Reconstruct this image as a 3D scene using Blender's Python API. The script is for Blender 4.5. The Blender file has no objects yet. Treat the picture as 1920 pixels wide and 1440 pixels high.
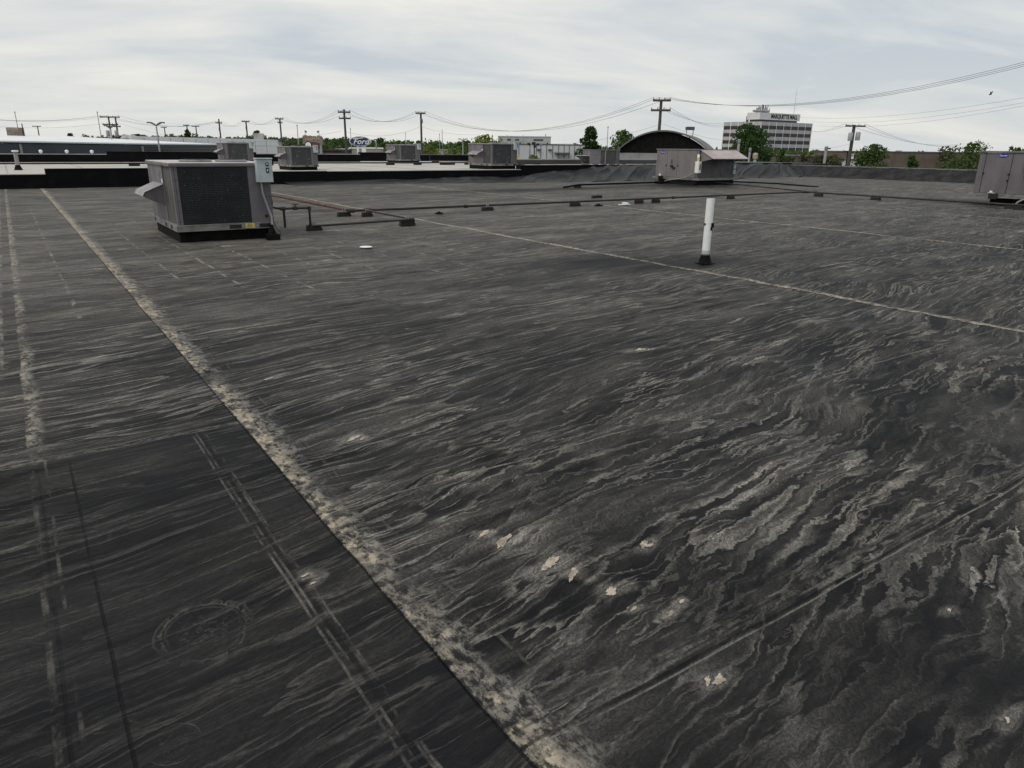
import bpy, bmesh, math, random
import numpy as np
from mathutils import Matrix, Vector
random.seed(7)
SC = bpy.context.scene
COL = SC.collection

# ------------------------------------------------------------------ camera
F_PX, EYE = 1335.0, 1.6
def ray(px, py): return np.array([(px-960)/F_PX, -(py-720)/F_PX, -1.0])
def unit(v): return v/np.linalg.norm(v)
_y = unit(ray(0, 266)); _z = unit(np.cross(ray(960, 277), ray(0, 266)))
if _z[1] < 0: _z = -_z
_x = unit(np.cross(_y, _z))
ROT = np.array([_x, _y, _z]); EYEP = np.array([0, 0, EYE])
_f = ROT @ np.array([0, 0, -1.0]); FWD = unit(np.array([_f[0], _f[1], 0]))
RGT = np.array([FWD[1], -FWD[0], 0.0])
RZ = math.atan2(FWD[1], FWD[0]) - math.pi/2
def ground(px, py, z=0.0):
    d = ROT @ ray(px, py); return EYEP + d*(z-EYE)/d[2]
def at(px, py, D):
    d = ROT @ ray(px, py); return EYEP + d*D/(d @ FWD)
def on_y(px, py, Y):
    d = ROT @ ray(px, py); return EYEP + d*Y/d[1]
def on_x(px, py, X):
    d = ROT @ ray(px, py); return EYEP + d*X/d[0]
cam_d = bpy.data.cameras.new('camera'); cam = bpy.data.objects.new('camera', cam_d); COL.objects.link(cam)
cam_d.sensor_width = 36; cam_d.lens = F_PX/1920*36; cam_d.clip_start = 0.05; cam_d.clip_end = 6000
M = Matrix.Identity(4)
for i in range(3):
    for j in range(3): M[i][j] = ROT[i][j]
M[2][3] = EYE
cam.matrix_world = M; SC.camera = cam

# ------------------------------------------------------------------ node helper
class S:
    """a float socket with arithmetic"""
    def __init__(s, nt, sock): s.nt, s.k = nt, sock
    def m(s, op, *o, clamp=False):
        n = s.nt.nodes.new('ShaderNodeMath'); n.operation = op; n.use_clamp = clamp
        for i, v in enumerate((s,)+o):
            if isinstance(v, S): s.nt.links.new(v.k, n.inputs[i])
            else: n.inputs[i].default_value = v
        return S(s.nt, n.outputs[0])
    def __add__(s, o): return s.m('ADD', o)
    __radd__ = __add__
    def __mul__(s, o): return s.m('MULTIPLY', o)
    __rmul__ = __mul__
    def __sub__(s, o): return s.m('SUBTRACT', o)
    def __rsub__(s, o): return (s*-1.0)+o
    def __truediv__(s, o): return s.m('DIVIDE', o)
    def pw(s, o): return s.m('POWER', o)
    def ab(s): return s.m('ABSOLUTE')
    def fr(s): return s.m('FRACT')
    def mx(s, o): return s.m('MAXIMUM', o)
    def mn(s, o): return s.m('MINIMUM', o)
    def c01(s): return s.m('ADD', 0.0, clamp=True)
    def ss(s, a, b):
        n = s.nt.nodes.new('ShaderNodeMapRange'); n.interpolation_type = 'SMOOTHSTEP'
        s.nt.links.new(s.k, n.inputs[0]); n.inputs[1].default_value = a; n.inputs[2].default_value = b
        return S(s.nt, n.outputs[0])
def comb(nt, x, y, z=0.0):
    n = nt.nodes.new('ShaderNodeCombineXYZ')
    for i, v in enumerate((x, y, z)):
        if isinstance(v, S): nt.links.new(v.k, n.inputs[i])
        else: n.inputs[i].default_value = v
    return n.outputs[0]
def noise(nt, vec, scale=1.0, detail=3.0, rough=0.55, dist=0.0):
    n = nt.nodes.new('ShaderNodeTexNoise'); nt.links.new(vec, n.inputs['Vector'])
    n.inputs['Scale'].default_value = scale; n.inputs['Detail'].default_value = detail
    n.inputs['Roughness'].default_value = rough; n.inputs['Distortion'].default_value = dist
    return S(nt, n.outputs['Fac'])
def mixc(nt, fac, a, b):
    n = nt.nodes.new('ShaderNodeMix'); n.data_type = 'RGBA'
    if isinstance(fac, S): nt.links.new(fac.k, n.inputs[0])
    else: n.inputs[0].default_value = fac
    for i, c in ((6, a), (7, b)):
        if isinstance(c, tuple): n.inputs[i].default_value = (*c, 1)
        else: nt.links.new(c, n.inputs[i])
    return n.outputs[2]

# ------------------------------------------------------------------ sky, sun, exposure
SUN_EL, SUN_AZ = math.radians(52), None
SUN_AZ = math.atan2(FWD[0], FWD[1]) - math.radians(128)      # high, behind the left shoulder, veiled by cloud
SUND = np.array([math.sin(SUN_AZ)*math.cos(SUN_EL), math.cos(SUN_AZ)*math.cos(SUN_EL), math.sin(SUN_EL)])
W = bpy.data.worlds.new('World'); SC.world = W; W.use_nodes = True
nt = W.node_tree; nt.nodes.clear()
sky = nt.nodes.new('ShaderNodeTexSky'); sky.sky_type = 'NISHITA'; sky.sun_disc = False
sky.sun_elevation = SUN_EL; sky.sun_rotation = SUN_AZ; sky.dust_density = 2.0
tc = nt.nodes.new('ShaderNodeTexCoord'); sp = nt.nodes.new('ShaderNodeSeparateXYZ')
nt.links.new(tc.outputs['Generated'], sp.inputs[0])
dx, dy, dz = (S(nt, sp.outputs[i]) for i in range(3))
fw = dx*float(FWD[0]) + dy*float(FWD[1]); rt = dx*float(RGT[0]) + dy*float(RGT[1])
den = dz.mx(0.0)+0.17
pu, pv = (rt*.96+fw*.22)/den, (fw*.96-rt*.26)/den
c1 = noise(nt, comb(nt, pu*0.60+3.1, pv*1.05+1.7, 0.0), 1.0, 6, 0.52, 0.7)
c2 = noise(nt, comb(nt, pu*1.7-2.0, pv*3.4, 4.0), 1.0, 5, 0.58, 0.5)
lum = (c1*0.82 + c2*0.18)
glow = (dx*float(SUND[0])+dy*float(SUND[1])+dz*float(SUND[2])).mx(0.0).pw(3.0)
side = (rt*-0.55+0.5).c01()
fac = ((lum-0.5)*3.8 + side*0.50 + glow*0.50 + 0.08).c01()
ccol = mixc(nt, fac, (5.35, 5.85, 6.3), (8.6, 8.4, 7.8))
hz = (dz*-9.0+1.0).c01()
ccol = mixc(nt, hz*0.5, ccol, (7.6, 7.55, 7.1))
addn = nt.nodes.new('ShaderNodeMix'); addn.data_type = 'RGBA'; addn.blend_type = 'ADD'; addn.inputs[0].default_value = 0.06
nt.links.new(ccol, addn.inputs[6]); nt.links.new(sky.outputs[0], addn.inputs[7])
bg = nt.nodes.new('ShaderNodeBackground'); bg.inputs[1].default_value = 0.1
nt.links.new(addn.outputs[2], bg.inputs[0])
wo = nt.nodes.new('ShaderNodeOutputWorld'); nt.links.new(bg.outputs[0], wo.inputs[0])
sun_d = bpy.data.lights.new('sun', 'SUN'); sun_d.energy = 1.3; sun_d.angle = math.radians(26); sun_d.color = (1, 0.96, 0.9)
sun = bpy.data.objects.new('sun', sun_d); COL.objects.link(sun)
sun.rotation_euler = Vector(SUND).to_track_quat('Z', 'Y').to_euler(); sun.location = (0, 0, 60)
SC.view_settings.view_transform = 'Standard'; SC.view_settings.look = 'None'
SC.view_settings.exposure = 0.0; SC.view_settings.gamma = 1.0; SC.view_settings.use_curve_mapping = False

# ------------------------------------------------------------------ object helpers
def tag(o, label=None, cat=None, group=None, kind=None):
    for k, v in (('label', label), ('category', cat), ('group', group), ('kind', kind)):
        if v: o[k] = v
    return o
def empty(name, loc=(0, 0, 0), rz=0.0, label=None, cat=None, group=None, kind=None):
    o = bpy.data.objects.new(name, None); COL.objects.link(o); o.location = loc; o.rotation_euler = (0, 0, rz)
    o.empty_display_size = 0.1
    return tag(o, label, cat, group, kind)
def copy_tree(o, parent=None):
    c = o.copy(); COL.objects.link(c)
    if parent: c.parent = parent
    for ch in list(o.children): copy_tree(ch, c)
    return c
class MB:
    def __init__(s): s.v, s.f = [], []
    def add(s, vs, fs):
        b = len(s.v); s.v += [tuple(map(float, q)) for q in vs]; s.f += [tuple(b+i for i in f) for f in fs]; return s
    def box(s, x0, x1, y0, y1, z0, z1):
        return s.add([(x0,y0,z0),(x1,y0,z0),(x1,y1,z0),(x0,y1,z0),(x0,y0,z1),(x1,y0,z1),(x1,y1,z1),(x0,y1,z1)],
              [(3,2,1,0),(4,5,6,7),(0,1,5,4),(1,2,6,5),(2,3,7,6),(3,0,4,7)])
    def tube(s, pts, r, n=8, r2=None, cap=True):
        pts = [Vector(p) for p in pts]; b = len(s.v); k = len(pts)
        for i, p in enumerate(pts):
            t = (pts[min(i+1, k-1)]-pts[max(i-1, 0)]).normalized()
            a = Vector((0, 0, 1)) if abs(t.z) < 0.9 else Vector((1, 0, 0))
            u = t.cross(a).normalized(); w = t.cross(u).normalized()
            rr = r if r2 is None else r+(r2-r)*i/(k-1)
            for j in range(n):
                an = 2*math.pi*j/n; q = p+u*math.cos(an)*rr+w*math.sin(an)*rr; s.v.append(tuple(q))
        for i in range(k-1):
            for j in range(n):
                s.f.append((b+i*n+j, b+i*n+(j+1) % n, b+(i+1)*n+(j+1) % n, b+(i+1)*n+j))
        if cap:
            s.f.append(tuple(b+j for j in range(n))[::-1]); s.f.append(tuple(b+(k-1)*n+j for j in range(n)))
        return s
    def lathe(s, c, prof, n=16):
        b = len(s.v); k = len(prof)
        for (r, z) in prof:
            for j in range(n):
                a = 2*math.pi*j/n; s.v.append((c[0]+r*math.cos(a), c[1]+r*math.sin(a), c[2]+z))
        for i in range(k-1):
            for j in range(n):
                s.f.append((b+i*n+j, b+i*n+(j+1) % n, b+(i+1)*n+(j+1) % n, b+(i+1)*n+j))
        s.f.append(tuple(b+j for j in range(n))[::-1]); s.f.append(tuple(b+(k-1)*n+j for j in range(n)))
        return s
    def prism(s, poly, axis, a0, a1):
        """extrude 2-D polygon along axis ('x','y','z')"""
        def p(q, a): return {'x': (a, q[0], q[1]), 'y': (q[0], a, q[1]), 'z': (q[0], q[1], a)}[axis]
        n = len(poly)
        return s.add([p(q, a0) for q in poly]+[p(q, a1) for q in poly],
                     [tuple(range(n))[::-1], tuple(range(n, 2*n))]+[(i, (i+1) % n, n+(i+1) % n, n+i) for i in range(n)])
    def mesh(s, name, bevel=0.0, smooth=False):
        me = bpy.data.meshes.new(name); me.from_pydata(s.v, [], s.f)
        bm = bmesh.new(); bm.from_mesh(me)
        bmesh.ops.recalc_face_normals(bm, faces=bm.faces)
        if bevel > 0:
            bmesh.ops.bevel(bm, geom=[e for e in bm.edges if len(e.link_faces) == 2 and e.calc_face_angle(0) > 0.6], offset=bevel, segments=1, affect='EDGES')
        if smooth:
            for f in bm.faces: f.smooth = True
            for e in bm.edges:
                if len(e.link_faces) == 2 and e.calc_face_angle(0) > 0.7: e.smooth = False
        bm.to_mesh(me); bm.free(); me.update(); return me
    def build(s, name, mat, parent=None, loc=(0, 0, 0), rz=0.0, bevel=0.0, smooth=False, **kw):
        me = s.mesh(name, bevel, smooth); me.materials.append(mat)
        o = bpy.data.objects.new(name, me); COL.objects.link(o); o.location = loc; o.rotation_euler = (0, 0, rz)
        if parent: o.parent = parent
        return tag(o, **kw)
def pobj(name, me, parent=None, loc=(0, 0, 0), rz=0.0, **kw):
    o = bpy.data.objects.new(name, me); COL.objects.link(o); o.location = loc; o.rotation_euler = (0, 0, rz)
    if parent: o.parent = parent
    return tag(o, **kw)
def text_obj(name, body, mat, size, parent, loc, rot, shear=0.0, bold=0.0, depth=0.01, sx=1.0):
    cu = bpy.data.curves.new(name, 'FONT'); cu.body = body; cu.size = size; cu.shear = shear; cu.offset = bold
    cu.extrude = depth; cu.align_x = 'CENTER'; cu.align_y = 'CENTER'; cu.resolution_u = 3
    t = bpy.data.objects.new(name, cu); COL.objects.link(t)
    dg = bpy.context.evaluated_depsgraph_get(); me = bpy.data.meshes.new_from_object(t.evaluated_get(dg))
    bpy.data.objects.remove(t); me.materials.clear(); me.materials.append(mat)
    o = bpy.data.objects.new(name, me); COL.objects.link(o); o.parent = parent; o.location = loc; o.rotation_euler = rot; o.scale = (sx, 1, 1)
    return o

MATS = {}
BOXF = [(3,2,1,0),(4,5,6,7),(0,1,5,4),(1,2,6,5),(2,3,7,6),(3,0,4,7)]
def mat(name, c, rough=0.6, metal=0.0, c2=None, scale=3.0, lo=0.4, hi=0.65, stretch=(1, 1, 1), bump=0.0, bscale=40.0, spec=0.5, detail=5):
    m = bpy.data.materials.new(name); m.use_nodes = True; n = m.node_tree; b = n.nodes['Principled BSDF']
    b.inputs['Base Color'].default_value = (*c, 1); b.inputs['Roughness'].default_value = rough
    b.inputs['Metallic'].default_value = metal; b.inputs['Specular IOR Level'].default_value = spec
    t = n.nodes.new('ShaderNodeTexCoord'); mp = n.nodes.new('ShaderNodeMapping'); mp.inputs['Scale'].default_value = stretch
    n.links.new(t.outputs['Object'], mp.inputs[0])
    if c2:
        f = noise(n, mp.outputs[0], scale, detail, 0.6).ss(lo, hi)
        n.links.new(mixc(n, f, c, c2), b.inputs['Base Color'])
        n.links.new((f*0.15+rough-0.05).k, b.inputs['Roughness'])
    if bump > 0:
        bp = n.nodes.new('ShaderNodeBump'); bp.inputs['Strength'].default_value = bump; bp.inputs['Distance'].default_value = 0.01
        n.links.new(noise(n, mp.outputs[0], bscale, 4, 0.6).k, bp.inputs['Height']); n.links.new(bp.outputs[0], b.inputs['Normal'])
    MATS[name] = m; return m
mt_black = mat('black_membrane', (0.0035, 0.0035, 0.0045), 0.7, c2=(0.011, 0.011, 0.013), scale=2.5, lo=0.45, hi=0.8, bump=0.5, bscale=3, spec=0.1)
mt_curb = mat('curb_black', (0.004, 0.004, 0.0045), 0.75, c2=(0.012, 0.011, 0.010), scale=5, spec=0.1)
mt_cab = mat('cabinet_grey', (0.145, 0.132, 0.148), 0.55, c2=(0.105, 0.096, 0.104), scale=2.2, stretch=(1, 1, .35), bump=0.05)
mt_cab2 = mat('cabinet_taupe', (0.19, 0.176, 0.176), 0.6, c2=(0.165, 0.147, 0.147), scale=1.6, stretch=(1, 1, .4))
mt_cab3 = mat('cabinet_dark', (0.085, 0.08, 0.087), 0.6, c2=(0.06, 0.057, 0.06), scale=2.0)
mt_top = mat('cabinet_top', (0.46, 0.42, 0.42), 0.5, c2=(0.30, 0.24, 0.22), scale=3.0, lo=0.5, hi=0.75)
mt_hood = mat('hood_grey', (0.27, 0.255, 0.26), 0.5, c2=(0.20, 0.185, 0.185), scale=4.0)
mt_galv = mat('galvanized_rail', (0.20, 0.20, 0.205), 0.5, c2=(0.11, 0.095, 0.07), scale=3.0, stretch=(1, 1, 3), lo=0.42, hi=0.7)
mt_coil = mat('coil_dark', (0.006, 0.009, 0.011), 0.6, c2=(0.020, 0.028, 0.030), scale=2.2, bump=0.4, bscale=90)
mt_fin = mat('coil_guard', (0.008, 0.010, 0.012), 0.55, c2=(0.024, 0.029, 0.031), scale=3)
mt_coil2 = mat('coil_grey', (0.034, 0.035, 0.036), 0.6, c2=(0.085, 0.085, 0.082), scale=3.0, stretch=(3, 3, .6), lo=0.5, hi=0.75)
mt_side = mat('side_coil_dusty', (0.05, 0.047, 0.045), 0.7, c2=(0.14, 0.135, 0.13), scale=4.0, stretch=(3, 3, .25), lo=0.42, hi=0.7)
mt_drop = mat('droppings', (0.26, 0.26, 0.24), 0.8)
mt_white = mat('white_plastic', (0.76, 0.78, 0.76), 0.45, c2=(0.62, 0.64, 0.62), scale=6, lo=0.5, hi=0.8)
mt_boxw = mat('disconnect_grey', (0.44, 0.50, 0.51), 0.5, c2=(0.36, 0.41, 0.42), scale=5)
mt_dark = mat('dark_slot', (0.006, 0.006, 0.007), 0.6)
mt_yel = mat('yellow_label', (0.62, 0.52, 0.10), 0.6, c2=(0.45, 0.40, 0.15), scale=30)
mt_pipe = mat('gas_pipe_dark', (0.016, 0.013, 0.012), 0.6, c2=(0.055, 0.028, 0.018), scale=2.0, lo=0.45, hi=0.7)
mt_rust = mat('gas_pipe_rust', (0.10, 0.042, 0.024), 0.8, c2=(0.05, 0.026, 0.018), scale=4.0)
mt_block = mat('treated_wood_block', (0.012, 0.010, 0.008), 0.85, c2=(0.035, 0.027, 0.02), scale=14, stretch=(1, 5, 5))
mt_cond = mat('conduit_grey', (0.26, 0.26, 0.265), 0.4, metal=0.3)
mt_blue = mat('logo_blue', (0.012, 0.025, 0.22), 0.4)
mt_let = mat('logo_white', (0.82, 0.84, 0.86), 0.5)
mt_light = mat('light_roof', (0.47, 0.445, 0.41), 0.8, c2=(0.37, 0.35, 0.32), scale=0.5, lo=0.4, hi=0.7, stretch=(1, 2, 1), bump=0.3, bscale=1.5)
mt_cope = mat('coping_metal', (0.30, 0.30, 0.29), 0.5, c2=(0.22, 0.22, 0.215), scale=1.0)
mt_copeg = mat('coping_green_grey', (0.16, 0.17, 0.14), 0.6, c2=(0.10, 0.11, 0.09), scale=1.2)
mt_wood = mat('pole_wood', (0.085, 0.075, 0.065), 0.85, c2=(0.05, 0.044, 0.04), scale=4, stretch=(4, 4, .3))
mt_steel = mat('steel_light', (0.33, 0.35, 0.36), 0.5)
mt_wire = mat('wire', (0.09, 0.09, 0.092), 0.7)
mt_tan = mat('beige_board', (0.45, 0.385, 0.31), 0.9, c2=(0.25, 0.21, 0.17), scale=25, lo=0.42, hi=0.62, bump=0.5, bscale=80)

# ------------------------------------------------------------------ numpy noise
def _h(ix, iy, s):
    n = (ix.astype(np.int64)*374761393 + iy.astype(np.int64)*668265263 + s*1274126177) & 0xffffffff
    n = ((n ^ (n >> 13))*1274126177) & 0xffffffff
    return (n ^ (n >> 16)) & 0xffff
def gn(x, y, s=0):
    ix, iy = np.floor(x), np.floor(y); fx, fy = x-ix, y-iy
    def g(i, j):
        a = _h(ix+i, iy+j, s)*(2*np.pi/65536); return np.cos(a)*(fx-i)+np.sin(a)*(fy-j)
    u = fx*fx*fx*(fx*(fx*6-15)+10); v = fy*fy*fy*(fy*(fy*6-15)+10)
    return ((g(0,0)*(1-u)+g(1,0)*u)*(1-v)+(g(0,1)*(1-u)+g(1,1)*u)*v)*1.5
def fb(x, y, s=0, o=3):
    r, a, t = 0, 1.0, 0
    for i in range(o): r = r+a*gn(x*2**i, y*2**i, s+i); t += a; a *= 0.5
    return r/t
def sst(x, a, b):
    t = np.clip((x-a)/(b-a), 0, 1); return t*t*(3-2*t)

# ------------------------------------------------------------------ the roof
SEAMS = [-0.15, 0.91, 7.63, 14.40, 21.10, 27.80, 34.50]
HOLES = [(1.45,2.31,.022),(1.49,2.215,.034),(1.54,1.97,.040),(1.575,1.86,.032),(1.63,1.69,.028),(1.63,1.57,.012),(1.96,1.86,.026),(1.97,1.845,.018),
         (4.14,4.14,.045),(1.39,3.6,.032),(1.60,1.15,.025),(1.57,1.17,.016),(1.31,4.99,.03),(2.18,.56,.010),(2.59,.92,.010),(1.72,1.47,.014),(1.80,1.50,.012),(1.42,3.57,.016),(1.475,2.20,.008),(1.56,1.99,.010),(1.515,1.95,.008),(1.60,1.875,.008),(1.645,1.71,.007),(1.99,1.875,.007),(1.62,1.165,.007),(4.20,4.10,.014),(.705,2.36,.012),(.70,2.43,.012)]
def flow(x, y):
    th = 0.17+0.16*gn(x*0.18, y*0.18, 11)-0.010*(x-4).clip(-6, 14)*0+0.10*np.exp(-((x-0)/2.5)**2)
    wx = x+0.30*gn(x*.55, y*.55, 21); wy = y+0.22*gn(x*.7, y*.7, 22)
    return wx*np.cos(th)+wy*np.sin(th), -wx*np.sin(th)+wy*np.cos(th)
def height(x, y):
    u, v = flow(x, y)
    d = np.hypot(x, y)
    near = np.clip(1.25-d/14, 0.35, 1)
    right = sst(x, 1.0, 2.2); band = 1-sst(np.abs(x-0.4), .45, .6)
    m = sst(fb(x*.5, y*.5, 31, 2), -.35, .3)
    r1 = (1-np.abs(gn(u*.45, v*2.4, 1))*2.2).clip(0, 1)**3
    r2 = (1-np.abs(gn(u*1.0+5, v*5.2, 2))*2.2).clip(0, 1)**2.5
    r3 = (1-np.abs(gn(u*2.2+5, v*13, 3))*2.2).clip(0, 1)**2
    fine = np.clip(1.4-d/6, 0, 1)
    h = (0.018*r1*m+0.0080*r2*(1-.55*band)*m)*near+0.0020*r3*fine*(0.35+.65*right)
    h = h+0.010*gn(x*.45, y*.9, 5)+0.004*gn(u*1.2, v*3, 6)*near
    # long creases
    for (x0, y0, x1, y1, w, a) in ((1.0,2.93,7.6,2.66,.035,.012),(1.9,2.75,5.2,2.31,.06,.016),(3.0,2.0,5.5,1.75,.05,.014),(1.2,6.3,2.6,6.72,.03,.008)):
        L = math.hypot(x1-x0, y1-y0); tx, ty = (x1-x0)/L, (y1-y0)/L
        s = (x-x0)*tx+(y-y0)*ty; q = -(x-x0)*ty+(y-y0)*tx+0.03*gn(s*.8, s*0, 8)
        h = h+a*np.exp(-(q/w)**2)*sst(s, 0, .6)*(1-sst(s, L-.8, L))
    for sx in SEAMS: h = h+0.005*np.exp(-((x-sx-.09)/.06)**2)*(0.6+.6*gn(y*1.3+sx, y*0, 9))
    crest = np.clip(0.55*r1*m+0.5*r2*m+0.25*r3*fine, 0, 1)
    return h, crest
def graded(a, b, dist0, k, mn):
    out = [a]
    while out[-1] < b: out.append(out[-1]+max(mn, k*math.hypot(out[-1], dist0)))
    out[-1] = b
    if out[-1]-out[-2] < mn*.3: out.pop(-2)
    return np.array(out)

# membrane material: one per sheet, so that each carries only its own seams
RINGS = ((.30,2.30,.135,.17,1.0),(.30,2.30,.155,.195,.55),(.02,3.2,.09,.07,.6),(-.07,2.71,.07,.075,.7),(-.13,2.59,.075,.06,.65),(.07,2.05,.06,.085,.6),(.12,1.83,.07,.075,.8),
         (.04,3.78,.08,.09,.5),(-.13,3.63,.07,.07,.5),(-.02,2.03,.075,.06,.65),(.50,2.98,.05,.09,.55),(-.4,2.9,.09,.07,.5),(.33,1.35,.08,.1,.6))
TONES = [(.0055,.0057,.0070),(.0125,.0127,.0142),(.40,.37,.32),(.32,.305,.28)]
def membrane(x0, x1, y0, y1):
    m_ = bpy.data.materials.new('roof_membrane'); m_.use_nodes = True; nt = m_.node_tree; bs = nt.nodes['Principled BSDF']
    geo = nt.nodes.new('ShaderNodeNewGeometry'); sp = nt.nodes.new('ShaderNodeSeparateXYZ'); nt.links.new(geo.outputs['Position'], sp.inputs[0])
    X, Y = S(nt, sp.outputs[0]), S(nt, sp.outputs[1])
    def attr(n):
        a = nt.nodes.new('ShaderNodeAttribute'); a.attribute_name = n; return S(nt, a.outputs['Fac'])
    st = {'d': None, 'b': None, 'l': None}
    P0 = comb(nt, X, Y)
    smooth = x1 <= .92 and y1 < 5                       # the smoother near left sheet
    wA = noise(nt, P0, 0.30, 2, .5); wB = noise(nt, comb(nt, X+31.0, Y), 0.8, 3, .55); wC = noise(nt, comb(nt, X*5.0, Y*7.0+57.0), 1.0, 4, .62)
    wD = noise(nt, comb(nt, X*17.0, Y*24.0+11.0), 1.0, 3, .6)
    wob_ = Y.ss(5.0, 2.0)*X.ss(.9, 2.2)*.75+.25
    V = Y*0.985 - X*0.17 + (wA-0.5)*0.75 + (wB-0.5)*0.24 + (wC-0.5)*0.125*wob_ + (wD-0.5)*0.045*wob_
    U = (X*0.985 + Y*0.17)*(wob_*.35+.68) + (wB-0.5)*0.5 + (wC-0.5)*0.2*wob_
    far = Y.ss(3.0, 14.0)  # distance ramp: grazing sheen of the far roof painted in with the dust
    n1 = noise(nt, comb(nt, U*0.24, V*2.3, 1.0), 1.0, 3, .50)
    t1 = (n1*10.0).fr(); e1 = t1.ss(0.58, .97).pw(2.2)*(t1.ss(1.0, .95)); d1 = t1.ss(.24, .02)
    n2 = noise(nt, comb(nt, U*0.85, V*6.8, 2.0), 1.0, 3, .54)
    t2 = (n2*6.0).fr(); e2 = t2.ss(0.58, .96).pw(2.0)*(t2.ss(1.0, .93)); d2 = t2.ss(.30, .02)
    n3 = noise(nt, comb(nt, U*3.0, V*22.0, 3.0), 1.0, 3, .66)
    mk1 = noise(nt, comb(nt, U*0.45, V*1.1, 7.0), 1.0, 3, .6).ss(.36, .66)
    mk2 = noise(nt, comb(nt, U*0.7, V*1.6, 9.0), 1.0, 3, .6).ss(.36, .66)
    grain = noise(nt, comb(nt, U*45.0, V*95.0, 0.0), 1.0, 3, .75).ss(.33, .68)
    micro = noise(nt, P0, 230.0, 2, .75).ss(.35, .66)
    k_ = .34 if smooth else 1.0
    film = noise(nt, comb(nt, U*0.6, V*1.8, 5.0), 1.0, 5, .68).ss(.40, .70)
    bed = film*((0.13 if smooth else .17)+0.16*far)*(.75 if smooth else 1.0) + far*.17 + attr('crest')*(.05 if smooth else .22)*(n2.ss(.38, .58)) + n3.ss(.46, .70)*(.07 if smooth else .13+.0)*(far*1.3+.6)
    bed = bed*(1.0-(d1*mk1*.8).mx(d2*mk2*.8)*k_)
    dust_sheen = bed + (e1*(mk1*.80+.20)*(n3.ss(.36, .60)*.7+.3)*0.60 + e2*(mk2*.78+.22)*0.56)*k_*(1.0-far*.35)
    dust_sheen = dust_sheen*(grain*0.8+0.38)*(micro*0.55+0.68)
    h0 = attr('halo'); hl_ = (h0+h0*(n2-.5)*1.6+h0*(n3-.5)*1.2).ss(.22, .85)*(grain*.7+.25)*(micro*.4+.6)*.62
    dust_sheen = dust_sheen*(1.0-attr('clean')*0.85) + hl_
    st['d'] = dust_sheen; st['l'] = dust_sheen*0.0; st['b'] = dust_sheen*0.0
    def seam(s0, w, s, ya=None, yb=None, bei=0.5, rag=0.6, horizontal=False):
        if horizontal and not (y0-.3 < s0 < y1+.3): return
        if not horizontal and not (x0-.02 < s0 < x1+.02): return
        if not horizontal and ((ya is not None and ya > y1) or (yb is not None and yb < y0)): return
        if horizontal and ((ya is not None and ya > x1) or (yb is not None and yb < x0)): return
        a, b = (X, Y) if not horizontal else (Y, X)
        r = noise(nt, comb(nt, b*1.9, a*3.0, s0*7.1), 1.0, 4, .65); r2 = noise(nt, comb(nt, b*15.0, a*22.0, s0*3.3), 1.0, 6, .74)
        rw = noise(nt, comb(nt, b*4.2, a*2.0, s0*2.7+5.0), 1.0, 5, .7)
        wob = noise(nt, comb(nt, b*1.4, s0, 1.0), 1.0, 4, .6)
        q = a - s0 + (wob-0.5)*0.035 + (r2-.5)*.016
        wid = (rw-0.30)*(w*2.6*rag)+w*(1.0-rag*.5)
        band = q.ss(-0.004, 0.008)*(1.0-(q/wid).ss(.60, 1.05))
        fr_ = b.ss(4.0, 12.0) if not horizontal else 0.0
        amt = band*((r2.ss(.42, .60)*.85+.06)*(r.ss(.30, .58)*.75+.25)*(1.0-(q/wid).ss(.2, 1.0)*.35)+fr_*.42*(r2.ss(.36,.62)*.75+.2)*(r.ss(.34,.55)*.6+.4))*s
        if ya is not None: amt = amt*b.ss(ya-.05, ya+.05)
        if yb is not None: amt = amt*b.ss(yb+.05, yb-.05)
        st['d'] = st['d'].mx(amt)
        bb = band*(1.0-(q/wid).ss(.16, .58))*((r2*.55+rw*.45).ss(.45, .54)*(r.ss(.34, .50))+fr_*.5*(r2.ss(.38,.60)*.85+.1)*(r.ss(.36,.56)*.6+.4))*bei*1.35
        st['b'] = st['b'] + (bb if ya is None and yb is None else bb*amt)
    def thin(s0, w, s, ya=None, yb=None, horizontal=False, dark=False, gap=.45):
        lo, hi, la, lb = (y0, y1, x0, x1) if horizontal else (x0, x1, y0, y1)
        if not (lo-.03 < s0 < hi+.03) or (ya is not None and ya > lb) or (yb is not None and yb < la): return
        a, b = (X, Y) if not horizontal else (Y, X)
        r = noise(nt, comb(nt, b*3.2, s0*9.0+a*6.0, 2.0), 1.0, 5, .7)
        q = (a - s0 + (noise(nt, comb(nt, b*1.1, s0*5.0, 1.0), 1.0, 2, .5)-0.5)*0.016).ab()
        amt = q.ss(w, w*.35)*r.ss(gap-.12, gap+.12)*s
        if ya is not None: amt = amt*b.ss(ya-.1, ya+.1)
        if yb is not None: amt = amt*b.ss(yb+.1, yb-.1)
        if dark: st['l'] = st['l'].mx(amt)
        else: st['d'] = st['d'].mx(amt*(grain*.5+.5))
    seam(0.914, 0.185, 0.80, bei=1.0, rag=.9)
    thin(1.118, 0.007, 0.7, dark=True, gap=.56); thin(1.135, 0.012, 0.35, gap=.56)
    thin(0.906, 0.0035, .9, dark=True, gap=.36)
    seam(7.63, 0.15, 1.4, bei=1.0, rag=.45); seam(14.4, 0.16, 1.3, bei=0.8, rag=.45); seam(21.1, 0.2, 0.9, bei=.4); seam(27.8, .18, .4, bei=.1)
    thin(-0.15, 0.016, 0.36, gap=.55); thin(-0.09, 0.010, .36, gap=.56); seam(-0.16, 0.10, 0.7, ya=4.2, bei=0.5); thin(-.28, .03, .7, ya=6.0, gap=.5)
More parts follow.
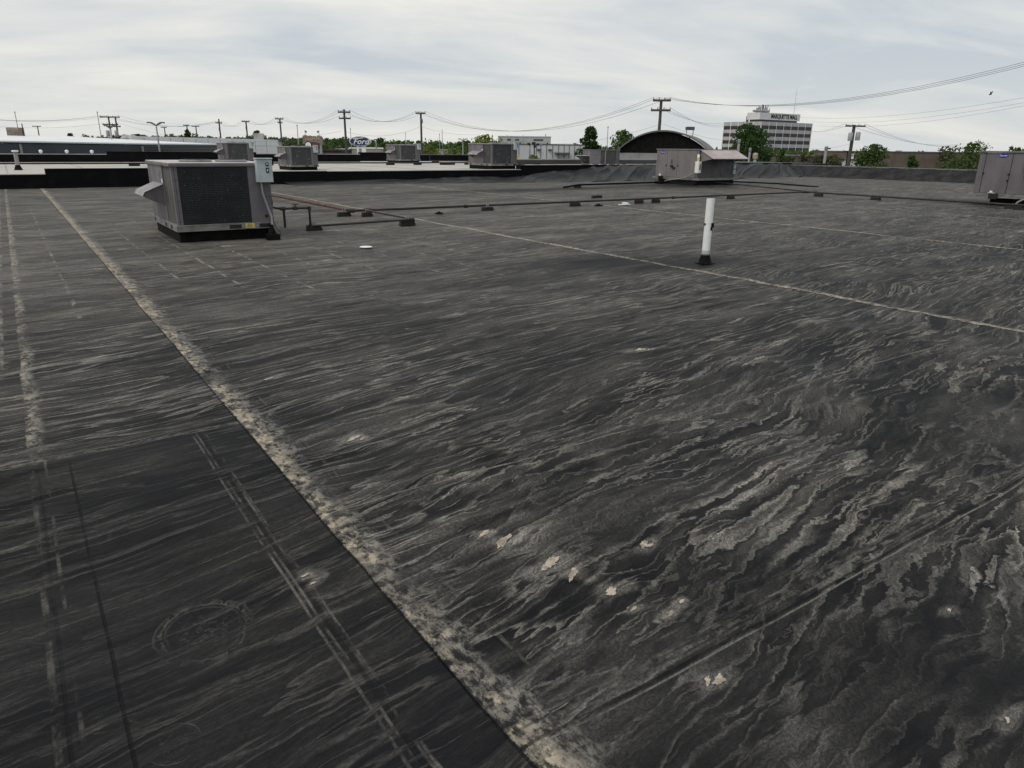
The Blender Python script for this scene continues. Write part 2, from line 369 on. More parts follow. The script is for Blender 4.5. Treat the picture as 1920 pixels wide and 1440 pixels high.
    if smooth:
        for xx, g_ in ((0.632, .52), (0.655, .54), (0.70, .52), (.688, .55)): thin(xx, 0.008, 0.42, yb=4.15, gap=g_)
        thin(0.672, .012, .55, yb=4.15, dark=True, gap=.42); thin(0.02, .008, .8, yb=4.1, dark=True, gap=.42); thin(-.12, .010, .6, yb=4.1, dark=True, gap=.46)
    seam(4.215, 0.055, 0.40, yb=0.93, horizontal=True, bei=.3); thin(4.21, .006, .55, yb=.95, horizontal=True, gap=.47)
    if .9 < x0 < 7:
        seam(1.30, 0.05, 0.35, ya=0.93, yb=7.6, horizontal=True, bei=.12)
        if y0 > 1:
            for yy, ss_ in ((1.29, .5), (1.345, .5), (1.40, .4)): thin(yy, .009, ss_*.7, horizontal=True, gap=.53)
            thin(1.325, .007, .7, horizontal=True, dark=True, gap=.46); thin(2.86, .008, .5, horizontal=True, gap=.42)
        else: thin(1.245, .006, .5, horizontal=True, gap=.4); thin(1.262, .010, .9, horizontal=True, dark=True, gap=.40)
    if y1 > 20 and x1 < 8:
        for k, xx in enumerate((-1.6, -1.0, -.55, .35, 1.55, 2.1, 2.75, 3.35, 3.95, 4.6, 5.2, 5.8)):
            thin(xx, 0.03, 0.85, ya=7.6+(k*37 % 10)*.25, yb=15+(k*53 % 10)*.9, gap=.52)
    keep = 1.0-attr('clean')*.8
    dust_sheen, beige, lines = st['d']*keep, st['b']*keep, st['l']
    if smooth:
        wr = noise(nt, comb(nt, X*7.0, Y*7.0, 3.0), 1.0, 5, .68)
        q = attr('ringq') + (wr-.5)*0.5; rs = attr('rings')
        ring = ((q-1.0).ab().ss(.06, .012)+(q-.88).ab().ss(.05, .01)*.5)*noise(nt, comb(nt, X*4.0, Y*4.0, 8.0), 1.0, 3, .6).ss(.41, .60)
        dust_sheen = dust_sheen.mx((ring*.20+q.ss(1.0, .3)*((wr*9.0).fr().ss(.7,1.0)*.15+n3.ss(.5, .72)*.12))*rs*(grain*.6+.45))
    dust_sheen = dust_sheen.c01()
    spots = noise(nt, P0, 7.0, 2, .5).ss(.735, .78)*noise(nt, P0, .6, 2).ss(.5, .6)
    base = mixc(nt, noise(nt, P0, .7, 4, .6).ss(.3, .7), *( (TONES[0], TONES[1]) if not smooth else ((.0052,.0054,.0068),(.0112,.0115,.0132)) ))
    dcol = mixc(nt, wB.ss(.35, .65), TONES[2], TONES[3])
    col = mixc(nt, dust_sheen, base, dcol)
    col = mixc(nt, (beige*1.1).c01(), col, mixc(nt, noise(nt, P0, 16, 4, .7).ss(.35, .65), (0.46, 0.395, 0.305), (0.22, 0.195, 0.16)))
    if y1 > 20 and x0 < 7:
        pale = noise(nt, comb(nt, X*1.3, Y*2.2, 44.0), 1.0, 3, .55).ss(.66, .74)*Y.ss(7.5, 10.0)*Y.ss(18.0, 14.0)*X.ss(7.5, 5.0)
        spots = spots*.5+pale*.6
    else: spots = spots*.5
    col = mixc(nt, spots.c01(), col, (0.42, 0.40, 0.36))
    col = mixc(nt, (lines*.85).c01(), col, (0.005, 0.005, 0.006))
    nt.links.new(col, bs.inputs['Base Color'])
    nt.links.new((dust_sheen*0.25+0.62).k, bs.inputs['Roughness']); bs.inputs['Specular IOR Level'].default_value = 0.07
    bp = nt.nodes.new('ShaderNodeBump'); bp.inputs['Strength'].default_value = 0.8; bp.inputs['Distance'].default_value = 0.02
    hgt = e2*mk2*.22+e1*mk1*.30+n2*.35+n3*0.28+grain*0.05+beige*.3+n1*0.6-lines*.3
    nt.links.new(hgt.k, bp.inputs['Height']); nt.links.new(bp.outputs[0], bs.inputs['Normal'])
    return m_

roof = empty('flat_roof', (0, 0, 0), kind='structure')
MB().box(-9, 45.3, -6, 32.6, -6, -0.05).build('roof_deck', mt_curb, roof)
CLEAN = [(8.0,7.25,1.3,.45,1.0),(7.1,8.0,1.0,.6,1.0),(1.9,1.75,.25,.35,.35),(1.25,1.0,.5,.25,.5),(2.1,.8,.5,.3,.5),(.1,1.9,.6,1.4,.25),(3.1,13,1.6,.6,.0),(26,24,3,2.2,.7),(18,24,6,.9,.8),(27,11.4,1.3,2.5,.8),(4.4,2.0,.8,.2,.2)]
def sheet(x0, x1, y0, y1):
    near = max(0.0, x0 if x0 > 0 else (-x1 if x1 < 0 else 0))
    xs = np.array(sorted(set(np.round(np.concatenate([graded(max(x0, 0.0), x1, max(y0, .9), .0075, .011) if x1 > 0 else np.array([x1]),
         -graded(max(-x1, 0.0), -x0, max(y0, .9), .012, .016) if x0 < 0 else np.array([x0])]), 5))))
    ys = graded(y0, y1, near, .0075, .011) if y0 > -1 else np.concatenate([np.linspace(y0, 0, 12)[:-1], graded(0.0, y1, near, .0075, .011)])
    gx, gy = np.meshgrid(xs, ys); h, cr = height(gx, gy)
    lap = 0.003*np.exp(-(gx-x0)/.12)
    z = h+lap
    if y1 > 31: z = z*(1-sst(gy, 30.5, 32))
    u, v = flow(gx, gy); hl = np.zeros_like(gx); cl = np.zeros_like(gx)
    for (hx, hy, r) in HOLES:
        if x0-.5 < hx < x1+.5:
            hu, hv = flow(np.array([hx]), np.array([hy])); du, dv = u-hu, v-hv
            r = max(r, .016); wv = 1+.7*gn(gx*9, gy*9, 41)
            hl = np.maximum(hl, np.exp(-(du/(r*4.4*wv))**2-(dv/(r*1.7*wv))**2)*.95)
            hl = np.maximum(hl, .45*np.exp(-((dv+.02*gn(du*5, du*0, 43))/(r*.5))**2)*np.exp(-((du+r*4)/(r*6))**2))
    for (cx, cy, rx, ry, s) in CLEAN:
        cl = np.maximum(cl, s*np.exp(-((gx-cx)/rx)**2-((gy-cy)/ry)**2)*(1+.4*gn(gx*2, gy*4, 45)))
    ny, nx = gx.shape
    vs = np.stack([gx.ravel(), gy.ravel(), z.ravel()], 1).astype(np.float32)
    i = np.arange((ny-1)*(nx-1)); r_, c_ = i//(nx-1), i % (nx-1); a = r_*nx+c_
    q = np.stack([a, a+1, a+nx+1, a+nx], 1).astype(np.int32)
    me = bpy.data.meshes.new('membrane_sheet'); me.vertices.add(len(vs)); me.vertices.foreach_set('co', vs.ravel())
    me.loops.add(q.size); me.loops.foreach_set('vertex_index', q.ravel()); me.polygons.add(len(q))
    me.polygons.foreach_set('loop_start', np.arange(len(q), dtype=np.int32)*4)
    me.polygons.foreach_set('use_smooth', np.ones(len(q), dtype=bool))
    me.update(calc_edges=True)
    rq = np.full_like(gx, 9.0); rst = np.zeros_like(gx)
    if x1 < 1 and y1 < 5:
        for (cx, cy, rx, ry, s) in RINGS:
            q_ = np.sqrt(((gx-cx)/rx)**2+((gy-cy)/ry)**2); mk_ = np.abs(q_-1) < np.abs(rq-1); rq = np.where(mk_, q_, rq); rst = np.where(mk_, s, rst)
    for nme, arr in (('crest', cr), ('halo', hl), ('clean', np.clip(cl, 0, 1)), ('ringq', rq), ('rings', rst)):
        at_ = me.attributes.new(nme, 'FLOAT', 'POINT'); at_.data.foreach_set('value', arr.ravel().astype(np.float32))
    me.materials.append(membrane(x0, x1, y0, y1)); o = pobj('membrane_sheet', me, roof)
    for (hx, hy, r) in HOLES:
        if x0 <= hx < x1 and y0 <= hy < y1:
            mb = MB(); n = 64; pts = []
            hz_ = float(height(np.array([hx]), np.array([hy]))[0][0]); t0_ = .35+random.uniform(-.3, .3)
            for k in range(n):
                a_ = 2*math.pi*k/n; ca, sa = math.cos(a_), math.sin(a_)
                rr = r*(.80+.55*float(gn(np.array([hx*31+ca*.7]), np.array([hy*17+sa*.7]), 71)[0])+.22*float(gn(np.array([hx*31+ca*2.1]), np.array([hy*17+sa*2.1]), 72)[0])+.20*float(gn(np.array([hx*31+ca*5]), np.array([hy*17+sa*5]), 73)[0])+random.uniform(-.09, .09)); rr = 1.25*max(rr, r*.35)
                ex, ey = ca*rr*1.25, sa*rr*.55
                px_, py_ = hx+ex*math.cos(t0_)-ey*math.sin(t0_), hy+ex*math.sin(t0_)+ey*math.cos(t0_)
                pts.append((px_, py_, float(height(np.array([px_]), np.array([py_]))[0][0])+.0035))
            mb.add(pts+[(hx, hy, hz_+.0045)], [(k, (k+1) % n, n) for k in range(n)]); mb.build('torn_hole', mt_tan, o)
XS = [-9]+SEAMS+[45.2]
for a, b in zip(XS[:-1], XS[1:]):
    cuts = [-2.0, 32.0]
    if b <= 0.92: cuts = [-2.0, 4.215, 32.0]
    elif b < 8: cuts = [-2.0, 1.28, 32.0]
    for c, d in zip(cuts[:-1], cuts[1:]): sheet(a, b, c, d)

# ------------------------------------------------------------------ far parapet and draped flashing
LZ = 0.5                                                     # level of the pale roof beyond
wallF = empty('parapet_wall', (0, 32, 0), label='long low black wall across the far edge of the dark roof', cat='wall')
segs = [(-9.5,1.18,.485,0),(1.18,9.2,.66,1),(9.2,11.8,.52,0),(11.8,22.35,.50,0),(22.35,33.5,.71,1),(33.5,45.4,.78,1)]
for x0, x1, zt, raised in segs:
    MB().box(x0, x1, 0, .45, -.05, zt).build('wall_section', mt_black, wallF, bevel=.012)
    MB().box(x0+.004, x1-.004, -.03, .48, zt+.001, zt+.026).build('coping', mt_black if raised else mt_light, wallF)
MB().box(-9.5, 9.3, -.10, 0.0, .0, .05).build('base_strip', mt_black, wallF)
def drape(name, n_u, n_v, fn, mat_, parent):
    uu, vv = np.meshgrid(np.linspace(0, 1, n_u), np.linspace(0, 1, n_v)); p = fn(uu, vv)
    vs = p.reshape(-1, 3); q = [(r*n_u+c, r*n_u+c+1, (r+1)*n_u+c+1, (r+1)*n_u+c) for r in range(n_v-1) for c in range(n_u-1)]
    mb = MB(); mb.v = [tuple(map(float, k)) for k in vs]; mb.f = q
    return mb.build(name, mat_, parent, smooth=True)
mt_drape = mat('draped_membrane', (0.006, 0.006, 0.008), 0.55, c2=(0.042, 0.041, 0.041), scale=1.0, stretch=(1, 2, 2), lo=.35, hi=.80, bump=.5, bscale=6, spec=.2)
def fF(u, v):
    x = 9.8+u*35.4; ht = 0.10+.58*sst(x, 20, 30)+.04*sst(x, 33, 36); out = 1.6+1.6*sst(x, 14, 24)
    prof = (1-v)**1.7
    s = x+v*3.0+gn(x*.2, v*1.5, 3)*.8
    s = x+v*4.5+gn(x*.2, v*1.5, 3)*.8
    fold = (1-np.abs(gn(s*.55, v*.25+x*.03, 51))*2.2).clip(0, 1)**2*.30+(1-np.abs(gn(s*1.25, v*.35, 52))*2.2).clip(0, 1)**2*.10
    z = ht*prof+fold*np.sin(np.pi*np.clip(v*.85+.10, 0, 1))*sst(x, 9, 18)*(.5+.5*sst(x, 18, 26))
    return np.stack([x, -.012-out*v, z-.015*(v > .99)], -1)
drape('draped_flashing', 700, 26, fF, mt_drape, wallF)
wallR = empty('parapet_wall', (45.2, 0, 0), label='dark wrinkled parapet with grey-green metal edge behind the right hand unit', cat='wall')
MB().box(.0, .40, -4, 31.7, -.05, .635).build('wall_section', mt_black, wallR)
for k in range(12): MB().box(-.05, .45, -4+k*3.0, -4+k*3.0+2.985, .637, .70).build('coping', mt_copeg, wallR)
def fR(u, v):
    y = -3+u*34.6; out = 1.1+.7*sst(y, 20, 30); prof = (1-v)**1.25; s = y-v*2.6+gn(y*.2, v*1.5, 4)*.8
    s = y-v*3.2+gn(y*.2, v*1.5, 4)*.8
    fold = (1-np.abs(gn(s*.6, v*.25+y*.03, 61))*2.2).clip(0, 1)**2*.24+(1-np.abs(gn(s*1.3, v*.35, 62))*2.2).clip(0, 1)**2*.09
    z = .60*prof+fold*np.sin(np.pi*np.clip(v*.85+.12, 0, 1))
    return np.stack([-.012-out*v, y, z-.015*(v > .99)], -1)
drape('draped_flashing', 600, 24, fR, mt_drape, wallR)

# ------------------------------------------------------------------ pale roof beyond, its far walls
pale_roof = empty('pale_roof', (0, 0, 0), kind='structure')
MB().box(-30, 30.6, 32.46, 58, -6, LZ).build('roof_deck', mt_light, pale_roof)
MB().box(30.603, 46, 32.46, 43.2, -6, LZ).build('roof_deck', mt_light, pale_roof)
for k in range(-9, 17): MB().box(k*2.9, k*2.9+.05, 32.5, 51.5 if k*2.9 < 30 else 43.0, LZ+.001, LZ+.008).build('roof_seam', mt_cope, pale_roof)
far1 = empty('parapet_wall', (0, 51.5, LZ), label='black wall at the back of the pale grey roof, left of the second grey unit', cat='wall')
def topz(px, py, Y): return float(on_y(px, py, Y)[2])-LZ
for px0, px1, py, cm in ((-160, 200, 289.5, mt_cope), (200, 480, 286, mt_black), (480, 675, 289.5, mt_cope)):
    a, b = on_y(px0, py, 51.5), on_y(px1, py, 51.5); z = topz((px0+px1)/2, py, 51.5)
    MB().box(a[0]+.002, b[0]-.002, 0, .4, 0, z).build('wall_section', mt_black, far1)
    MB().box(a[0]+.004, b[0]-.004, -.03, .43, z+.001, z+.045).build('coping', cm, far1)
far2 = empty('parapet_wall', (0, 53.5, LZ), label='black wall at the back of the pale roof, between two dusty grey units', cat='wall')
for px0, px1, py, cm in ((675, 742, 287, mt_black), (742, 965, 290.8, mt_copeg)):
    a, b = on_y(px0, py, 53.5), on_y(px1, py, 53.5); z = topz((px0+px1)/2, py, 53.5)
    MB().box(a[0]+.002, b[0]-.002, 0, .4, 0, z).build('wall_section', mt_black, far2)
    MB().box(a[0]+.004, b[0]-.004, -.03, .43, z+.001, z+.05).build('coping', cm, far2)
far3 = empty('parapet_wall', (0, 42.6, LZ), label='dark grey ribbed wall with pale metal edge right of the fourth grey unit', cat='wall')
a, b = on_y(955, 299, 42.6), on_y(1185, 303, 42.6); z = topz(1060, 300, 42.6)
MB().box(a[0], b[0]+3, 0, .4, 0, z).build('wall_section', mat('grey_flashing', (.05, .05, .054), .5, c2=(.03, .03, .034), scale=1.0, stretch=(.3, 1, 4)), far3)
MB().box(a[0], b[0]+3, -.06, .43, z+.001, z+.07).build('coping', mt_cope, far3)

# ------------------------------------------------------------------ packaged unit with condenser coil on two sides
def coil_unit(label, group, loc, Wd=1.6, Dp=2.35, H=1.32, coil=mt_coil, sidec=mt_side, detail=True, cab=mt_cab):
    t = empty('rooftop_unit', loc, 0, label, 'rooftop unit', group)
    zb, zr = .19, .30
    MB().box(.02, Wd-.02, .10, Dp-.05, 0, zb).build('curb', mt_curb, t, bevel=.01)
    r = MB().box(-.03, Wd+.03, -.03, .03, zb, zr).box(-.03, .03, .031, Dp, zb, zr).box(Wd-.03, Wd+.03, .031, Dp, zb, zr).box(.031, Wd-.031, Dp-.05, Dp, zb, zr)
    rail = r.build('base_rail', mt_galv, t, bevel=.004)
    for x0, x1 in ((.82, 1.02), (1.33, 1.53)): MB().box(x0, x1, -.034, -.0305, zb+.02, zr-.025).build('fork_slot', mt_dark, rail)
    for y0, y1 in ((.35, .5), (.85, 1.0), (2.0, 2.15)): MB().box(-.034, -.0305, y0, y1, zb+.02, zr-.025).build('fork_slot', mt_dark, rail)
    MB().box(.05, Wd-.05, .05, Dp-.05, zr-.05, H-.07).build('inner_cabinet', mt_dark, t)
    for (x0, x1, y0, y1) in ((0, .045, 0, .045), (.049, .095, 0, .04), (0, .04, .049, .09)):
        MB().box(x0, x1, y0, y1, zr, H-.06).build('corner_post', cab, t, bevel=.004)
    cx0, cx1 = .10, 1.22
    MB().box(cx0, cx1, .022, .05, zr, H-.06).build('coil', coil, t)
    g = MB(); nz = 34; nx = 46
    if detail:
        for k in range(1, nz):
            z = zr+(H-.06-zr)*k/nz; g.box(cx0, cx1, .006, .014, z-.0055, z+.0055)
        for k in range(1, nx):
            x = cx0+(cx1-cx0)*k/nx; g.box(x-.002, x+.002, .014, .020, zr, H-.06)
        g.build('coil_guard', mt_fin, t, kind='stuff')
        d = MB()
        for k in range(70):
            x, z = random.uniform(cx0+.05, cx1-.05), random.uniform(zr+.05, H-.12); s = random.choice((.002, .003, .003, .004, .006))
            if k < 12: x = .45+k*.035+random.uniform(-.04, .04); z = .98-k*.028+random.uniform(-.03, .03)
            d.box(x-s*.5, x+s*.5, .003, .0055, z-s, z+s)
        d.build('bird_droppings', mt_drop, t, kind='stuff')
    else:
        for k in range(7):
            x = cx0+random.uniform(.1, .95)*(cx1-cx0); z = random.uniform(zr+.1, H-.2); s = random.uniform(.012, .03)
            MB().box(x-s*.4, x+s*.4, .016, .020, z-s*2, z+s).build('dropping_streak', mt_drop, t)
    MB().box(1.222, Wd, 0, .05, zr, H-.06).build('control_panel', cab, t, bevel=.005)
    MB().box(.018, .05, .094, .86, zr, H-.06).build('side_coil', sidec, t)
    for k in range(1, 24):
        pass
    MB().box(0, .05, .864, Dp, zr, .62).build('side_panel', cab, t, bevel=.004)
    MB().box(0, .05, .864, Dp, .625, H-.06).build('side_panel', cab, t, bevel=.004)
    MB().box(Wd-.05, Wd+.001, .055, Dp, zr, H-.06).build('side_panel', cab, t, bevel=.004)
    MB().box(.06, Wd-.06, Dp-.06, Dp-.01, zr, H-.06).build('back_panel', cab, t)
    top = MB().box(-.02, Wd+.02, -.02, Dp+.02, H-.058, H-.03).box(-.028, Wd+.028, -.028, -.0205, H-.075, H-.035).box(-.028, -.0205, -.02, Dp+.02, H-.075, H-.035).build('top_panel', cab, t, bevel=.003)
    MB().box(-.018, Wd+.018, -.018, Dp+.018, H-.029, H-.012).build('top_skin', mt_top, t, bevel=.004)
    for (fx, fy) in ((.52, .62), (1.12, .62)):
        f = MB().lathe((fx, fy, H-.012), [(.27, 0), (.27, .02), (.255, .035), (.235, .038), (.23, .02), (.05, .014)], 24).build('fan_shroud', mt_galv, t, smooth=True)
        gr = MB()
        for k in range(5): 
            ra = .05+k*.042; gr.tube([(fx+ra*math.cos(a), fy+ra*math.sin(a), H+.03) for a in np.linspace(0, 2*math.pi, 21)], .0035, 4, cap=False)
        gr.build('fan_guard', mt_dark, f)
    # outside air hood on the left face
    for y_ in (.92, 1.86): MB().prism([(.0, .93), (-.30, .80), (-.34, .74), (0.0, .56)], 'y', y_, y_+.02).build('hood_cheek', cab, t)
    MB().add([(0, .90, .935), (-.31, .90, .805), (-.31, 1.9, .805), (0, 1.9, .935), (0, .90, .925), (-.31, .90, .795), (-.31, 1.9, .795), (0, 1.9, .925)],
             [(0,1,2,3),(7,6,5,4),(0,4,5,1),(1,5,6,2),(2,6,7,3),(3,7,4,0)]).build('hood_top', mt_hood, t)
    MB().add([(-.31, .90, .805), (-.35, .90, .735), (-.35, 1.9, .735), (-.31, 1.9, .805), (-.305, .90, .80), (-.343, .90, .735), (-.343, 1.9, .735), (-.305, 1.9, .80)],
             [(0,1,2,3),(7,6,5,4),(0,4,5,1),(1,5,6,2),(2,6,7,3),(3,7,4,0)]).build('hood_lip', mt_hood, t)
    MB().box(-.006, .0, 1.15, 1.32, 1.02, 1.14).build('nameplate', mt_galv, t)
    MB().box(-.006, .0, .90, .97, .95, 1.02).build('sticker', mt_let, t)
    # disconnect box, conduit, stickers
    bx = MB().box(1.35, 1.62, -.13, -.002, .98, 1.36).build('disconnect_box', mt_boxw, t, bevel=.006)
    MB().box(1.34, 1.63, -.145, -.001, 1.362, 1.385).build('box_lid', mt_boxw, bx, bevel=.006)
    for z0 in (1.25, 1.14):
        MB().box(1.505, 1.555, -.1345, -.1305, z0, z0+.085 if z0 < 1.2 else z0+.06).build('switch_window', mt_dark, bx)
        MB().box(1.522, 1.538, -.137, -.135, z0+.025, z0+.06 if z0 < 1.2 else z0+.05).build('switch_mark', mt_let, bx)
    MB().box(1.635, 1.66, -.08, -.04, 1.26, 1.32).build('switch_handle', mt_dark, bx)
    if detail:
        MB().tube([(1.42, -.06, .99), (1.43, -.06, .80), (1.50, -.07, .52), (1.535, -.09, .40), (1.53, -.12, .25), (1.505, -.16, .08)], .018, 10).build('conduit', mt_cond, t, smooth=True)
        MB().tube([(1.57, -.012, .33), (1.585, -.05, .36), (1.57, -.06, .30), (1.60, -.12, .18), (1.66, -.13, .12), (1.66, -.14, .05), (1.58, -.15, .02)], .006, 6).build('cable_loop', mt_pipe, t)
        MB().lathe((0, 0, 0), [(.028, 0), (.028, .012)], 14).build('knob', mt_dark, t, loc=(1.475, -.012, .40)).rotation_euler = (math.pi/2, 0, 0)
        e = MB()
        for (x0, x1, z0, z1) in ((1.49, 1.59, .60, .605), (1.49, 1.59, .735, .74), (1.49, 1.495, .605, .735), (1.585, 1.59, .605, .735)): e.box(x0, x1, -.003, .0, z0, z1)
        e.build('panel_outline', mt_dark, t)
        yl = MB().box(1.09, 1.25, -.036, -.0325, zb+.02, zr-.01).build('warning_label', mt_yel, t)
        dm = MB()
        for k in range(3): dm.box(1.11+.01*k, 1.20, -.0372, -.0364, zb+.035+k*.022, zb+.043+k*.022)
        dm.build('label_bars', mt_dark, yl)
        sc_ = MB()
        for x in (.02, .07, 1.235, 1.56):
            for z in np.linspace(zr+.05, H-.12, 6): sc_.box(x-.005, x+.005, -.004, .001, z-.005, z+.005)
        for y in np.linspace(.9, Dp-.1, 7):
            for z in (.34, .58, .66, H-.1): sc_.box(-.004, .001, y-.005, y+.005, z-.005, z+.005)
        sc_.build('screws', mt_dark, t, kind='stuff')
        # gas stub on the right face
    else:
        MB().lathe((0, 0, 0), [(.05, 0), (.06, .03), (.03, .06)], 10).build('round_vent', mt_galv, t, loc=(Wd+.03, .1, .25))
    return t
nu = coil_unit('large grey packaged unit with black condenser face and white switch box, nearest on the left', None, (2.23, 13.2, 0))
gu = coil_unit('dusty grey unit', 'dusty condenser units on the pale roof', (0, 0, 0), coil=mt_coil2, sidec=mt_coil2, detail=False)
def place_unit(o, px, py, sc_, label=None):
    p = ground(px, py, LZ+.19*sc_); o.location = (p[0], p[1], LZ); o.scale = (sc_,)*3
    if label: o['label'] = label
place_unit(gu, 546, 313, .80, 'dusty grey unit just right of the nearest unit, left of the oval sign')
for px, py, s, lb in ((427, 303.5, .92, 'dusty grey unit with its lower half hidden by the nearest unit'),
                      (751, 301.5, .93, 'dusty grey unit farthest back on the pale roof, left of the tall dark pole'),
                      (922, 311, 1.0, 'dusty grey unit in front of the round yellow-green tree')):
    place_unit(copy_tree(gu), px, py, s, lb)
# pitch pocket by the near unit
pk = empty('pitch_pocket', (3.73, 13.02, 0), 0, 'black square sealant pocket where the conduit of the nearest unit enters the roof', 'roof penetration')
MB().box(-.11, .11, -.09, .09, 0, .10).build('pan', mt_curb, pk, bevel=.008)
MB().lathe((0.0, .02, .10), [(.08, 0), (.035, .12), (.03, .16)], 12).build('boot', mt_curb, pk)

# ------------------------------------------------------------------ unit with big hood (far middle)
def logo(parent, loc, rot, w):
    e = MB().lathe((0, 0, 0), [(w/2, 0), (w/2, .006)], 28).build('logo_oval', mt_blue, parent, loc=loc); e.rotation_euler = rot; e.scale = (1, .42, 1)
    t = text_obj('logo_lettering', 'Carrier', mt_let, w*.27, e, (0, 0, .008), (0, 0, 0), shear=.25, bold=.003*w, depth=.001); t.scale = (1, 1/.42*.8, 1)
def panels(parent, x0, x1, cuts, z0, z1, y, m, gap=.012):
    xs = [x0]+cuts+[x1]
    for a, b in zip(xs[:-1], xs[1:]): MB().box(a+gap/2, b-gap/2, y, y+.05, z0, z1).build('cabinet_panel', m, parent, bevel=.006)
hu = empty('rooftop_unit', (27.0, 26.8, 0), -math.pi/2, 'taupe unit with broad sloping hood over its shaded right face, far middle', 'rooftop unit')
MB().box(.45, 2.85, -.12, 2.5, 0, .22).build('curb', mt_curb, hu)
MB().prism([(-.119, .0), (-.45, .0), (-.35, .06), (-.119, .16)], 'x', 1.0, 2.9).build('curb_flashing', mt_black, hu)
MB().box(-.14, 2.95, -.06, 2.75, .225, .33).build('base_rail', mt_galv, hu)
MB().box(.05, 2.70, .06, 2.6, .335, 1.58).build('inner_cabinet', mt_dark, hu)
panels(hu, 0, 2.75, [.10, .72, 1.42, 2.62], .335, 1.58, 0, mt_cab2)
for k in range(5): MB().box(2.705, 2.755, .055+k*.515, .055+k*.515+.505, .335, 1.58).build('end_panel', mt_cab3, hu)  # shade under the hood put into a darker panel colour
MB().box(-.03, 2.78, -.03, 2.68, 1.585, 1.635).build('top_panel', mt_cab2, hu, bevel=.008)
for y0 in (.10, 2.52): MB().prism([(2.757, 1.575), (3.53, 1.215), (2.77, 1.06)], 'y', y0, y0+.02).build('hood_side', mt_cab2, hu)
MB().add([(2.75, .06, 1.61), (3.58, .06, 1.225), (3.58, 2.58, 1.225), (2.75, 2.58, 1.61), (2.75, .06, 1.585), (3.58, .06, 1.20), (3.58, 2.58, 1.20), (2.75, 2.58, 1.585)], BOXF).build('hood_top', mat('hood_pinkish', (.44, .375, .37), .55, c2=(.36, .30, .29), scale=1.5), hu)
b2 = MB().box(2.72, 2.95, -.20, -.004, .56, 1.08).build('disconnect_box', mt_white, hu, bevel=.01)
MB().box(2.952, 2.957, -.13, -.06, .70, .96).build('switch_window', mt_dark, b2)
y2 = MB().box(2.66, 2.80, -.02, -.006, 1.09, 1.40).build('warning_sticker', mt_let, hu); MB().box(2.66, 2.80, -.026, -.0205, 1.11, 1.26).build('yellow_band', mt_yel, y2)
MB().tube([(2.72, -.12, .58), (2.5, -.16, .46), (2.2, -.2, .34), (1.8, -.24, .26), (1.35, -.28, .21), (1.05, -.32, .16), (.9, -.32, .05)], .03, 8).build('conduit', mt_cond, hu, smooth=True)
MB().box(1.0, 1.16, -.06, -.001, .80, .88).build('panel_handle', mt_dark, hu); MB().box(1.12, 1.30, -.045, -.001, .71, .79).build('panel_handle', mt_dark, hu)
MB().box(.98, 1.10, -.008, -.001, .92, 1.14).build('data_plate', mt_cab3, hu)
for x in (.66, 1.43): MB().box(x, x+.06, -.02, -.001, .84, .90).build('latch', mt_dark, hu)
MB().box(.35, .62, -.16, -.10, .12, .36).build('drain_trap', mt_dark, hu)
MB().box(.40, .50, -.15, -.11, .365, .46).build('white_tee', mt_white, hu)
for k, z in enumerate((1.02, .75, .50)): MB().box(2.757, 2.82, 2.48, 2.62, z, z+.20).build('utility_box', mt_boxw, hu)
logo(hu, (.42, -.004, 1.48), (math.pi/2, 0, 0), .34)
hpk = empty('pitch_pocket', (26.55, 26.0, 0), 0, 'black sealant pocket at the left foot of the hooded unit', 'roof penetration')
MB().box(-.18, .18, -.22, .22, 0, .12).build('pan', mt_curb, hpk, bevel=.01); MB().lathe((-.0, 0, .12), [(.1, 0), (.06, .15), (.05, .2)], 10).build('boot', mt_curb, hpk)

# ------------------------------------------------------------------ right unit (face looks towards -X)
ru = empty('rooftop_unit', (26.3, 11.55, 0), -math.pi/2, 'grey packaged unit with dark blue oval badge cut off by the right edge', 'rooftop unit')
MB().box(.5, 4.3, .18, 2.2, 0, .23).build('curb', mt_curb, ru)
MB().box(-.12, 4.6, -.04, 2.35, .235, .36).build('base_rail', mt_galv, ru)
MB().box(.06, 4.4, .06, 2.3, .36, 1.60).build('inner_cabinet', mt_dark, ru)
panels(ru, 0, 4.5, [.20, .98, 1.75, 2.9, 3.7], .365, 1.61, 0, mt_cab, .016)
MB().box(0, .05, .055, 2.3, .365, 1.61).build('end_panel', mt_cab, ru)
MB().box(-.04, 4.6, -.04, 2.36, 1.615, 1.67).build('top_panel', mt_cab, ru, bevel=.008)
logo(ru, (.70, -.004, 1.53), (math.pi/2, 0, 0), .30)
MB().box(1.33, 1.47, -.008, -.001, 1.03, 1.29).build('data_plate', mt_cab3, ru)
MB().box(1.42, 1.58, -.09, -.001, .90, 1.0).box(1.48, 1.66, -.06, -.001, .83, .90).build('panel_handle', mt_dark, ru, bevel=.01)
for x, z in ((.21, .98), (.96, .97), (.96, .78)): MB().box(x-.025, x+.025, -.02, -.001, z-.03, z+.03).build('latch', mt_dark, ru)
MB().box(.54, .80, -.10, -.045, .20, .37).build('drain_trap', mt_dark, ru)
MB().box(.56, .63, -.11, -.05, .39, .45).box(.50, .70, -.095, -.055, .375, .389).build('white_tee', mt_white, ru)
MB().tube([(2.3, -.08, .42), (1.95, -.15, .38), (1.7, -.22, .30), (1.5, -.28, .15), (1.42, -.3, .02)], .03, 8).build('conduit', mt_cond, ru, smooth=True)

